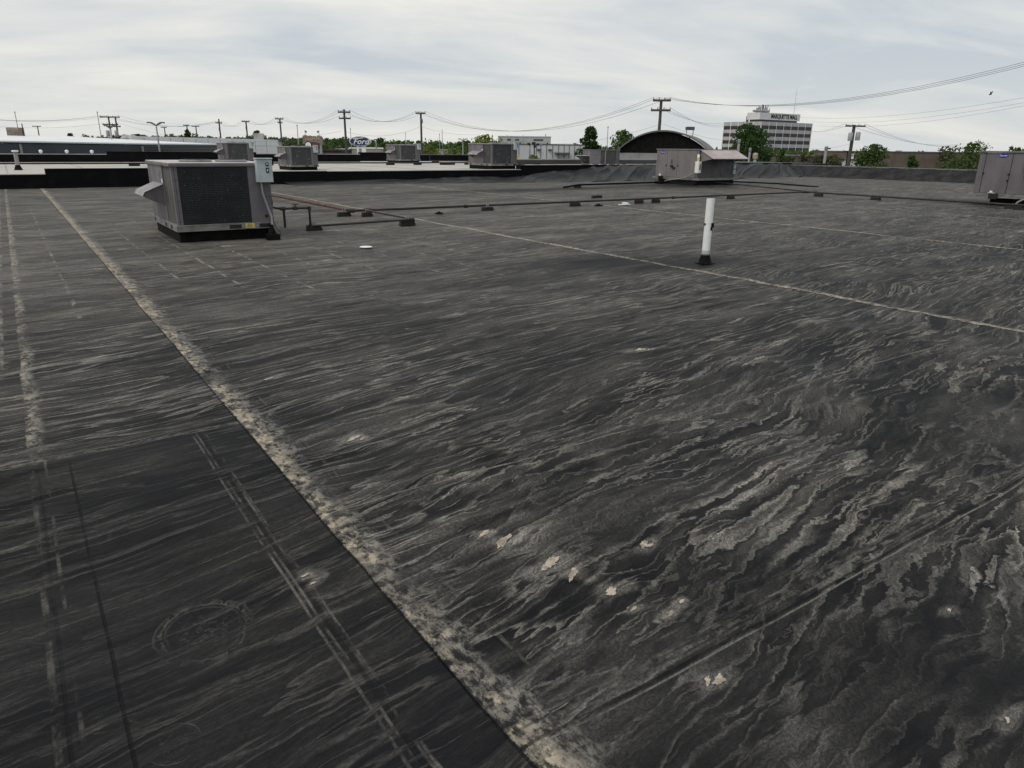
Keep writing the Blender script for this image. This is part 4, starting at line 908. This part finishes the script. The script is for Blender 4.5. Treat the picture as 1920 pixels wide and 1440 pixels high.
# ------------------------------------------------------------------ stone sign with flags, red sign, round badge
p = at(586, 265, 100); s = 100/1407.; D = 100
mt_stone = mat('sign_stone', (.30, .235, .19), .9, c2=(.20, .15, .12), scale=3.0, lo=.4, hi=.62)
ss = empty('stone_sign', (float(p[0]), float(p[1]), GZ), RZ, 'pinkish stone sign with crumbled top edge and two small flags', 'sign')
z0 = float(p[2])-GZ
x0 = -18*s
poly = [(-18, -5), (-18, 10), (-13, 11), (-9, 9.5), (-4, 10.2), (0, 9), (4, 9.5), (8, 8), (10, 10.5), (15, 9.8), (17.5, 8), (18, -6), (10, -5), (2, -2), (-6, -1), (-12, -4)]
MB().prism([(a*s, b*s+z0) for a, b in poly], 'y', 0, .6).build('beam', mt_stone, ss)
for a_, b_ in ((-17.5, -12), (11, 15.5)): MB().box(a_*s, b_*s, .05, .5, 0, z0-5*s).build('pillar', mt_stone if a_ < 0 else mt_steel, ss)
for k in range(7): MB().box((-14+k*4.2)*s, (-11.2+k*4.2)*s, -.03, -.002, z0+(2.5 if k < 4 else 3.5)*s, z0+(5 if k < 4 else 6.5)*s).build('relief_block', mat('stone_relief%d' % k, (.42, .35, .25), .9) if k == 0 else MATS['stone_relief0'], ss)
for x in (-14, 12):
    fl = MB().tube([(x*s, .3, z0+9*s), (x*s, .3, z0+20*s)], .04, 6).build('flag_pole', mt_steel, ss)
    MB().add([(x*s, .29, z0+19*s), (x*s+.25*(1 if x < 0 else -1), .25, z0+18*s), (x*s+.22*(1 if x < 0 else -1), .33, z0+15*s), (x*s, .31, z0+16*s), (x*s, .31, z0+19*s), (x*s+.25*(1 if x < 0 else -1), .27, z0+18*s), (x*s+.22*(1 if x < 0 else -1), .35, z0+15*s), (x*s, .33, z0+16*s)], BOXF).build('flag', mt_navy, fl)
p2 = at(590, 270, 98); rd = empty('red_sign', (float(p2[0]), float(p2[1]), GZ), RZ, 'dull red board sign hanging under the stone sign', 'sign')
z2 = float(p2[2])-GZ
MB().prism([(-5*s, z2-4*s), (9*s, z2-8*s), (9*s, z2+2*s), (-5*s, z2+4*s)], 'y', 0, .15).build('board', mat('dull_red', (.13, .05, .045), .7, c2=(.09, .04, .035), scale=2), rd)
MB().box(-3*s, 5*s, -.03, -.002, z2-3.2*s, z2-1.6*s).build('pale_stripe', MATS['stone_relief0'], rd); MB().box(6*s, 8*s, .02, .12, 0, z2-7*s).build('post', mt_wood, rd)
p3 = at(578, 272, 96); s3 = 96/1407.; bd = empty('round_badge', (float(p3[0]), float(p3[1]), GZ), RZ, 'black rimmed round sign with a white animal head emblem', 'sign')
z3 = float(p3[2])-GZ
MB().prism(ell(7*s3, 7*s3, 0, 0), 'y', 0, .2).build('rim', mt_dark, bd, loc=(0, 0, z3)); MB().prism(ell(5.2*s3, 5.2*s3, 0, 0), 'y', -.02, -.002).build('face', mt_let, bd, loc=(0, 0, z3))
MB().prism([(1.2*s3, -1.5*s3), (2.4*s3, -.9*s3), (3.8*s3, -2.4*s3), (3.0*s3, -4.0*s3), (1.6*s3, -4.4*s3), (.8*s3, -3.0*s3)], 'y', -.04, -.021).prism([(-1*s3, .2*s3), (-.2*s3, .8*s3), (.2*s3, 0.)], 'y', -.04, -.021).build('emblem', mt_dark, bd, loc=(0, 0, z3))
MB().box(-.12, .12, .05, .17, 0, z3-6*s3).build('post', mt_dark, bd)
MB().box(-24*s3, -6.5*s3, .0, .3, z3-2.5*s3, z3+.6*s3).build('side_board', mt_dark, bd)

# ------------------------------------------------------------------ generic background buildings
def block(px0, px1, ytop, D, depth, name, label, m, roofm=None, z0=GZ):
    a, b = at(px0, ytop, D), at(px1, ytop, D); w = float((b-a) @ RGT)
    o = empty(name, (float(a[0]), float(a[1]), z0), RZ, label, 'building'); h = float(at((px0+px1)/2, ytop, D)[2])-z0
    MB().box(0, w, 0, depth, 0, h).build('wall', m, o); MB().box(-.08, w+.08, -.08, depth+.08, h+.002, h+.22).build('roof_edge', roofm or m, o)
    return o, w, h, D/1407.
mt_fact = mat('factory_grey', (.40, .41, .42), .7, c2=(.35, .36, .37), scale=.15)
mt_fact2 = mat('factory_white', (.50, .52, .53), .7, c2=(.44, .46, .47), scale=.15)
o, w, h, s = block(934, 1033, 257, 190, 25, 'factory_building', 'upper pale grey factory block with small dark windows', mt_fact)
for x in (17, 32, 66): MB().box(x*s, (x+(7 if x < 60 else 18))*s, -.06, -.003, h-6.5*s, h-3.2*s).build('window', mt_cab3, o)
for x in (40, 91): MB().box(x*s, (x+2.4)*s, -.06, -.003, h-14*s, h-9.5*s).build('door', mt_dark, o)
for x, q in ((16, 3), (46, 3), (88, 6)): MB().box(x*s, (x+1.8)*s, 1, 1.5, h+.22, h+q*s).build('roof_stack', mt_fact, o)
MB().box(44*s, 46*s, -.15, -.003, 0, h).build('pilaster', mt_fact, o)
o, w, h, s = block(950, 1112, 272, 165, 18, 'factory_building', 'long white factory hall with dark vertical joints', mt_fact2, mt_cab3)
for k, x in enumerate((15.5, 22.5, 43, 55, 63.5, 74.5, 86, 97, 107.5, 117, 127, 137)): MB().box(x*s, (x+.9)*s, -.08, -.003, 0, h).build('joint_strip', mt_cab3, o)
for x in (57, 78): MB().box(x*s, (x+6.5)*s, -.5, -.003, h-10*s, h-7.2*s).build('vent_box', mt_cab3, o)
MB().box(90*s, 118*s, -2.2, -.003, h-15*s, h-13*s).build('canopy', mt_cab3, o)
p = at(966, 297, 120); yb = empty('yellow_container', (float(p[0]), float(p[1]), GZ), RZ, 'pale yellow container just right of the fourth dusty unit', 'container')
zc = float(p[2])-GZ+.5; MB().box(-.9, .75, 0, 2, 0, zc-.12).build('body', mat('pale_yellow', (.62, .52, .17), .6, c2=(.55, .45, .15), scale=2), yb); MB().box(-.95, .8, -.05, 2.05, zc-.118, zc).build('lid', mt_yel, yb)
mt_brown = mat('brown_brick', (.125, .098, .078), .9, c2=(.10, .079, .063), scale=.6)
o, w, h, s = block(1655, 1845, 287, 130, 30, 'shop_building', 'long flat brown brick building behind the right wall', mt_brown, mt_cab3)
MB().box(0, w, -.05, -.003, h*.66, h*.66+.12).build('band_course', mt_cab3, o); MB().box(45*s, 52*s, 3, 4, h+.22, h+4*s).build('roof_unit', mt_steel, o)
for k in range(1, 8): MB().box(w*k/8, w*k/8+.06, -.04, -.003, 0, h*.65).build('joint', mt_cab3, o)
o, w, h, s = block(1440, 1596, 294, 150, 30, 'shop_building', 'low brown building between the office block and the transformer pole', mt_brown, mt_cab3)
for k in range(1, 10): MB().box(w*k/10, w*k/10+.08, -.05, -.003, h*.5, h).build('joint', mt_dark, o)
o, w, h, s = block(1598, 1621, 301, 105, 8, 'shed', 'small off-white shed beside the transformer pole', mt_fact2, mt_cab3); MB().box(3*s, 5*s, .5, 1, h+.22, h+12*s).build('vent_stack', mt_white, o)
o, w, h, s = block(628, 660, 281, 150, 10, 'shop_building', 'low pale building left of the oval blue sign', mt_fact2)
o, w, h, s = block(655, 735, 279, 140, 14, 'shop_building', 'low beige building behind the oval blue sign', mat('beige_wall', (.30, .28, .25), .8, c2=(.24, .22, .19), scale=.5), mt_whiteroof)
for k in range(5): MB().box((6+k*15)*s, (12+k*15)*s, -.05, -.003, h*.35, h*.75).build('window', mt_cab3, o)
o, w, h, s = block(600, 642, 283, 105, 6, 'shop_building', 'dark brown low building right of the stone sign', mat('dark_brown', (.045, .028, .026), .8, c2=(.03, .02, .02), scale=.5))
o, w, h, s = block(820, 836, 282, 160, 8, 'house', 'tiny beige house among yellow-green bushes right of the dark pole', mat('house_beige', (.34, .28, .24), .8), mt_cope)
for (x0, x1, y) in ((3, 6, .6), (9, 12, .6)): MB().box(x0*s, x1*s, -.05, -.003, h*.5, h*.8).build('window', mt_cab3, o)

# ------------------------------------------------------------------ barrel roofed building
p0 = at(1157, 285, 66); p1 = at(1324, 285, 66); wd = float((p1-p0) @ RGT)
ab = empty('barrel_roof_building', tuple(p0), RZ-.30, 'black arched end wall of a barrel roofed building with grey skirt below', 'building')
rise = float(at(1240, 247, 66)[2]-p0[2]); nA = 28
arc = [(wd*k/nA, rise*(1-((2*k/nA-1))**2)**.85) for k in range(nA+1)]
MB().prism([(a, b-.05) for a, b in arc], 'y', .30, .5).build('end_wall', mt_curb, ab)
vs = [(a, 0, b) for a, b in arc]+[(a, 14, b) for a, b in arc]+[(a, 0, b+.12) for a, b in arc]+[(a, 14, b+.12) for a, b in arc]; N = nA+1
fsx = []
for k in range(nA): fsx += [(k, N+k, N+k+1, k+1), (2*N+k, 2*N+k+1, 3*N+k+1, 3*N+k), (k, k+1, 2*N+k+1, 2*N+k), (N+k, 3*N+k, 3*N+k+1, N+k+1)]
MB().add(vs, fsx).build('vault', mat('vault_grey', (.13, .13, .12), .6, c2=(.10, .10, .095), scale=1), ab)
zs = float(at(1200, 305, 66)[2]-p0[2])
for k in range(4):
    a_, b_ = wd*k/4+.01, wd*(k+1)/4-.01
    MB().add([(a_, .28, -.06), (b_, .28, -.06), (b_, -.55, zs), (a_, -.55, zs), (a_, .33, -.06), (b_, .33, -.06), (b_, -.50, zs), (a_, -.50, zs)], BOXF).build('skirt_panel', mat('skirt_grey', (.17, .17, .175), .5, c2=(.13, .13, .135), scale=.8) if k == 0 else MATS['skirt_grey'], ab)
MB().box(0, wd, -.3, 12, GZ-float(p0[2]), zs-.02).build('base_wall', mt_navy, ab)
for k in range(3): MB().box(wd*(.25+.25*k)-.03, wd*(.25+.25*k)+.03, .27, .298, -.0, rise*.8).build('wall_rib', mt_black, ab)

# vents beyond the right hand wall
def stack(px, yt, yb, D, r, label, capped=False):
    a, b = at(px, yt, D), at(px-2, yb, D); o = empty('vent_stack', (float(b[0]), float(b[1]), -.6), 0, label, 'vent pipe', 'grey vent stacks beyond the right wall'); h = float(a[2])+.6
    MB().tube([(0, 0, 0), (0, 0, h)], r, 10).build('pipe', mt_steel, o, smooth=True); MB().lathe((0, 0, h-.3), [(r*1.05, 0), (r*1.35, .05), (r*1.35, .28), (r*.8, .34)], 10).build('collar', mt_cond, o); MB().lathe((0, 0, 0), [(r*2.2, 0), (r*1.2, .3)], 10).build('boot', mt_curb, o)
stack(1385, 262, 292, 64, .105, 'grey vent stack in front of the dark tree, right behind the hood')
stack(1406, 278, 303, 62, .085, 'shorter grey vent stack beside the beige vent cap')
stack(1547, 275, 309, 64, .11, 'tall grey vent stack behind the right wall below the office block')
p = at(1415, 304, 62); vc = empty('roof_vent', (float(p[0]), float(p[1]), .62), RZ, 'beige mushroom vent cap at the far corner of the roof', 'roof vent')
mt_bei = mat('vent_beige', (.42, .35, .27), .7, c2=(.30, .20, .13), scale=4)
MB().lathe((0, 0, 0), [(.14, 0), (.14, .30)], 12).build('stem', mt_steel, vc); MB().lathe((0, 0, .30), [(.17, 0), (.22, .05), (.22, .30)], 12).build('drum', mt_bei, vc); MB().lathe((0, 0, .602), [(.23, 0), (.20, .14), (.12, .19), (.02, .2)], 12).build('cap', mt_bei, vc, smooth=True)

# ------------------------------------------------------------------ office tower
D = 380.; pc = at(1428, 228, D); s = D/1407.
ot = empty('office_building', (float(pc[0]), float(pc[1]), GZ), 0, 'white five storey office block with dark window rows and lettered roof band', 'building')
H = float(pc[2])-GZ
right_w = float(on_y(1523.5, 233, float(pc[1]))[0]-pc[0]); left_w = float(on_x(1357.5, 229, float(pc[0]))[1]-pc[1])
mt_sp1 = mat('spandrel_white', (.66, .66, .68), .6, c2=(.60, .60, .62), scale=.3); mt_rib = mat('spandrel_rib', (.20, .20, .23), .6); mt_glass = mat('bronze_glass', (.022, .016, .014), .25, c2=(.04, .022, .016), scale=.7, lo=.4, hi=.6)
mt_mul = mat('mullion_bronze', (.09, .075, .065), .5)
FH = 13.0*s; WH = 6.6*s; SPH = FH-WH
MB().box(.4, right_w-.4, .4, left_w-.4, 0, H-.2).build('core', mt_dark, ot)
def face(along, length, nb):
    bw = length/nb
    win = MB().box(.22, bw-.22, .12, .3, 0, WH); wme = win.mesh('window'); wme.materials.append(mt_glass)
    mu = MB()
    for k in range(1, 5): mu.box(.22+(bw-.44)*k/5-.06, .22+(bw-.44)*k/5+.06, .04, .118, 0, WH)
    mme = mu.mesh('mullions'); mme.materials.append(mt_mul)
    rz = 0 if along == 'x' else math.pi/2
    def loc(u, z): return (u, 0, z) if along == 'x' else (0, left_w-u, z)
    R_ = 0 if along == 'x' else -math.pi/2
    for fl in range(7):
        ztop = H-fl*FH
        if ztop-SPH < 0: break
        sp_ = MB().box(0, length, 0, .3, ztop-SPH, ztop); so = sp_.build('spandrel', mt_sp1, ot, loc=(0, 0, 0) if along == 'x' else (0, left_w, 0), rz=R_)
        rbm = MB(); nr = nb*6
        for k in range(nr+1): x = length*k/nr; rbm.box(max(0, x-.16), min(length, x+.16), -.06, -.003, ztop-SPH+.02, ztop-.02)
        rbm.build('ribs', mt_rib, so, kind='stuff')
        for k in range(nb):
            if ztop-SPH-WH < -.5: continue
            l_ = loc(bw*k, ztop-SPH-WH); o = pobj('window', wme, ot, l_, R_); pobj('mullions', mme, o, kind='stuff')
        pl_ = MB()
    for k in range(nb+1):
        x = min(max(bw*k, .2), length-.2); MB().box(x-.2, x+.2, -.10, -.064, 0, H-.05).build('pilaster', mt_sp1, ot, loc=(0, 0, 0) if along == 'x' else (0, left_w, 0), rz=R_)
face('x', right_w, 7); face('y', left_w, 5)
MB().box(0, right_w, 0, left_w, H+.01, H+.15).build('roof', mt_cope, ot)
ph = float(at(1440, 213.5, D)[2]-pc[2])
x0_, x1_ = 2.0, float(on_y(1500, 222, float(pc[1])+3)[0]-pc[0]); y1_ = float(on_x(1401, 218, float(pc[0])+2)[1]-pc[1])
MB().box(x0_+1, x1_-1, 4, y1_-1, H+.16, H+1.9).build('penthouse_base', mt_mul, ot)
MB().box(x0_, x1_, 3, y1_, H+1.2, H+ph+.9).build('penthouse', mt_sp1, ot)
mb_ = text_obj('sign_lettering', 'MARQUETTE MALL', mt_dark, 2.9, ot, (x0_+(x1_-x0_)*.60, 2.95, H+1.2+(ph-.3)/2), (math.pi/2, 0, 0), bold=.09, depth=.04)
bbw = max(v.co.x for v in mb_.data.vertices)-min(v.co.x for v in mb_.data.vertices); mb_.scale = ((x1_-x0_)*.66/bbw, 1, 1)
an = 0
for (xa, xb, ya, yb_, n_) in ((x0_+1, x0_+5, y1_*.45, y1_*.75, 12), (x0_+5, x0_+11, 5, 9, 14)):
    rack = MB().lathe(((xa+xb)/2, (ya+yb_)/2, H+ph+.9), [(2.6, .3), (3.0, .8), (3.0, 1.2), (2.4, 1.4)], 12).build('antenna_ring', mt_steel, ot)
    for k in range(n_):
        x, y = random.uniform(xa, xb), random.uniform(ya, yb_); MB().box(x-.1, x+.1, y-.1, y+.1, H+ph+.31, H+ph+.9+random.uniform(1.8, 4.2)).build('antenna', mt_cab3, rack)
MB().tube([(x1_-3, 5, H+ph+.9), (x1_-3, 5, H+ph+14)], .12, 6, r2=.05).build('tall_mast', mt_steel, ot)
for (x, y, z, w_) in ((x0_+.3, y1_+.5, 1.2, 2.0), (x1_+.2, 6, 1.0, 1.6)):
    for k in range(4): MB().box(x+k*.5-.12, x+k*.5+.12, y-.1, y+.1, H+.2, H+.2+z+k % 3*.9+1.5).build('antenna', mt_cab3, ot)

# ------------------------------------------------------------------ trees
def leafmat(name, a, b, c):
    m = bpy.data.materials.new(name); m.use_nodes = True; n = m.node_tree; bsd = n.nodes['Principled BSDF']; bsd.inputs['Roughness'].default_value = .65; bsd.inputs['Specular IOR Level'].default_value = .25
    gm = n.nodes.new('ShaderNodeNewGeometry'); r = S(n, gm.outputs['Random Per Island'])
    k = noise(n, gm.outputs['Position'], .45, 3, .6)
    col = mixc(n, r, a, b); col = mixc(n, k.ss(.5, .7)*.6, col, c); n.links.new(col, bsd.inputs['Base Color'])
    tr = n.nodes.new('ShaderNodeBsdfTranslucent'); n.links.new(col, tr.inputs[0]); mx = n.nodes.new('ShaderNodeMixShader'); mx.inputs[0].default_value = .3
    n.links.new(bsd.outputs[0], mx.inputs[1]); n.links.new(tr.outputs[0], mx.inputs[2]); n.links.new(mx.outputs[0], n.nodes['Material Output'].inputs[0]); return m
LM = {'dark': leafmat('leaf_dark', (.026, .058, .013), (.052, .10, .024), (.04, .08, .018)), 'mid': leafmat('leaf_mid', (.05, .088, .022), (.095, .145, .040), (.07, .115, .03)),
      'yel': leafmat('leaf_yellow_green', (.10, .14, .025), (.18, .215, .04), (.14, .17, .032)), 'olive': leafmat('leaf_olive', (.06, .065, .028), (.10, .10, .045), (.07, .085, .03))}
mt_bark = mat('bark', (.06, .05, .042), .9, c2=(.035, .03, .026), scale=3)
rng = np.random.default_rng(5)
def leaves(centers, radii, n, size, squash=.8):
    k = rng.integers(0, len(centers), n); d = rng.normal(size=(n, 3)); d /= np.linalg.norm(d, axis=1)[:, None]
    r = rng.uniform(.35, 1.0, n)**.6; p = centers[k]+d*(r*radii[k])[:, None]*np.array([1, 1, squash])
    a = rng.normal(size=(n, 3)); a /= np.linalg.norm(a, axis=1)[:, None]; b = np.cross(a, rng.normal(size=(n, 3))); b /= np.linalg.norm(b, axis=1)[:, None]
    sz = (size*rng.uniform(.5, 1.25, n))[:, None]
    v = np.stack([p-a*sz, p-b*sz*.55, p+a*sz, p+b*sz*.55], 1).reshape(-1, 3)
    return v, np.arange(4*n).reshape(-1, 4)
def leafobj(name, v, f, m, parent, kind=None):
    me = bpy.data.meshes.new(name); me.vertices.add(len(v)); me.vertices.foreach_set('co', v.astype(np.float32).ravel()); me.loops.add(f.size); me.loops.foreach_set('vertex_index', f.astype(np.int32).ravel())
    me.polygons.add(len(f)); me.polygons.foreach_set('loop_start', np.arange(len(f), dtype=np.int32)*4); me.update(calc_edges=True); me.materials.append(m); return pobj(name, me, parent, kind=kind)
def tree(px, ytop, wpx, D, kind, label, shape='round', n=1500, low=.12, group=None, name='tree', leaf=None):
    top = at(px, ytop, D); s = D/1407.; R = wpx*s/2*1.15; Ht = float(top[2])-GZ
    o = empty(name, (float(top[0]), float(top[1]), GZ), random.uniform(0, 6), label, 'tree' if name == 'tree' else 'bush', group)
    zc0 = max(Ht*low, Ht-R*2.6) if shape != 'bush' else 0
    C, Rr = [], []
    nl = 42
    for k in range(nl):
        t = (k+.5)/nl if shape == 'cone' else rng.uniform(0, 1)
        if shape == 'cone': env = R*(1.05-t)**.75*(.6+.4*min(1, t*6))
        else: env = R*math.sqrt(max(.04, 1-(2*t-.85)**2*.75)) if t < .93 else R*.4
        a_ = rng.uniform(0, 6.28); rr = env*rng.uniform(.25, .80); cr = R*rng.uniform(.26, .46)*(1 if shape != 'cone' else max(.45, 1.15-t))
        z = zc0+(Ht-zc0-cr*.7)*t
        C.append((math.cos(a_)*rr, math.sin(a_)*rr, z)); Rr.append(min(cr*1.08, env*.85+.15))
    C.append((0, 0, Ht-R*.18)); Rr.append(R*.16)
    C, Rr = np.array(C), np.array(Rr); v, f = leaves(C, Rr, int(n*1.6), leaf or max(.17, .205*s/.07))
    leafobj('crown', v, f, LM[kind], o)
    tr_ = MB().tube([(0, 0, 0), (.05, 0, zc0), (0, .05, Ht*.75)], .035*Ht*.6, 7, r2=.03)
    for k in range(0, nl, 5): tr_.tube([(0, 0, max(.3, C[k][2]-R*.5)), tuple(C[k])], .05, 5, r2=.015)
    tr_.build('trunk', mt_bark, o)
    return o
tree(1107, 235, 76, 88, 'dark', 'dark green pointed maple left of the small badge unit', 'cone', 3200, low=.1)
tree(1171, 243, 48, 98, 'mid', 'green tree partly hidden by the left shoulder of the black arch', 'round', 1500)
tree(913, 249, 84, 105, 'yel', 'round yellow-green tree behind the fourth dusty unit', 'round', 2200)
tree(1409, 231, 88, 115, 'dark', 'tall dense dark green tree in front of the office block', 'round', 5200, low=.02)
tree(1467, 279, 44, 95, 'mid', 'small bright green tree at the foot of the office block', 'cone', 1200, low=.1)
tree(1640, 267, 74, 92, 'mid', 'broad green tree right of the transformer pole', 'round', 2600, low=.15)
tree(1712, 290, 50, 78, 'mid', 'low green tree in front of the long brown building', 'cone', 1300, low=.2)
tree(1822, 264, 104, 80, 'mid', 'large spreading green tree left of the right hand unit', 'round', 3600, low=.1)
tree(1776, 272, 34, 130, 'olive', 'thin sparse tree above the brown building', 'round', 260)
tree(1898, 274, 40, 130, 'olive', 'sparse tree peeking over the top of the right hand unit', 'round', 260)
tree(483, 243, 38, 135, 'dark', 'dark tree above the white band near the roof screen', 'round', 900)
tree(1912, 276, 40, 100, 'dark', 'dark tree at the right edge above the right hand unit', 'round', 700)
tree(350, 243, 11, 164, 'dark', 'ivy clump wrapped round a distant pole', 'round', 240, name='ivy_bush')
for k, (px, yt, w_, D_, kd, n) in enumerate(((575, 256, 60, 150, 'mid', 900), (612, 258, 46, 150, 'mid', 800), (640, 257, 60, 160, 'dark', 900), (716, 258, 34, 150, 'dark', 600), (735, 264, 44, 140, 'mid', 700), (808, 272, 54, 118, 'yel', 1000), (850, 276, 40, 125, 'yel', 700), (878, 262, 44, 130, 'mid', 800),
      (232, 250, 42, 160, 'mid', 700), (258, 250, 40, 165, 'dark', 700), (130, 249, 28, 200, 'dark', 400), (320, 252, 56, 170, 'olive', 600), (160, 252, 24, 200, 'dark', 300))):
    tree(px, yt, w_, D_, kd, ['mid green tree left of the stone sign', 'mid green tree right behind the stone sign', 'dark tree between stone sign and oval blue sign', 'dark tree just right of the oval blue sign', 'mid green tree left of the third dusty unit', 'yellow-green bush right of the dark pole', 'small yellow-green bush near the tiny house', 'mid green tree left of the yellow-green tree',
         'green tree behind the double pole', 'dark round tree left of the white band', 'dark conifer over the white roof', 'olive tree above the white band', 'small dark tree over the white roof'][k], 'round', n, group='trees along the skyline')
for k, (px, yt, w_) in enumerate(((1480, 292, 34), (1508, 285, 46), (1540, 290, 40), (1568, 288, 40), (1000, 291, 26))):
    tree(px, yt, w_, 100 if k < 4 else 112, 'olive' if k < 4 else 'yel', ['olive bush right of the small bright tree', 'olive bush under the right edge of the office block', 'olive bush at the foot of the tall vent stack', 'olive bush left of the transformer pole', 'low yellow-green bush below the flood light cluster'][k], 'round', 700, low=.3, group='bushes', name='bush')
# the far woods as one mass
C, Rr = [], []
SKY = [(-60, 266), (150, 265), (165, 256), (230, 254), (330, 254), (420, 257), (470, 256), (540, 257), (620, 258), (660, 263), (740, 263), (800, 266), (900, 266), (950, 270), (1100, 274), (1300, 277), (1400, 279), (1560, 284), (1700, 287), (2000, 288)]
for px in np.arange(-60, 2000, 4.0):
    yt = np.interp(px, [q[0] for q in SKY], [q[1] for q in SKY])
    D_ = rng.uniform(260, 400); p = at(px, yt+rng.uniform(-1.5, 6), D_)
    for z in np.arange(GZ+1, float(p[2])-1.0, 2.4): C.append((p[0]+rng.uniform(-2, 2), p[1]+rng.uniform(-2, 2), z)); Rr.append(rng.uniform(1.8, 3.2))
    C.append((p[0], p[1], p[2]-1.2)); Rr.append(1.4)
v, f = leaves(np.array(C), np.array(Rr), 70000, .85); fw_ = leafobj('distant_woods', v, f, LM['mid'], None, kind='stuff')
fw_['label'] = 'far green woods along the skyline'
# bird
p = at(1857, 177, 70); b_ = empty('bird', tuple(p), RZ, 'small dark bird flying high at the upper right', 'bird')
MB().lathe((0, 0, 0), [(.01, -.16), (.045, -.08), (.05, .02), (.03, .12), (.01, .17)], 8).build('body', mt_dark, b_, smooth=True).rotation_euler = (0, 1.3, 0)
for sg in (-1, 1): MB().add([(-.05, 0, .02), (.06, 0, .02), (.12, sg*.14, .22), (.04, sg*.16, .26), (-.05, 0, .035), (.06, 0, .035), (.12, sg*.14, .23), (.04, sg*.16, .27)], BOXF).build('wing', mt_dark, b_)
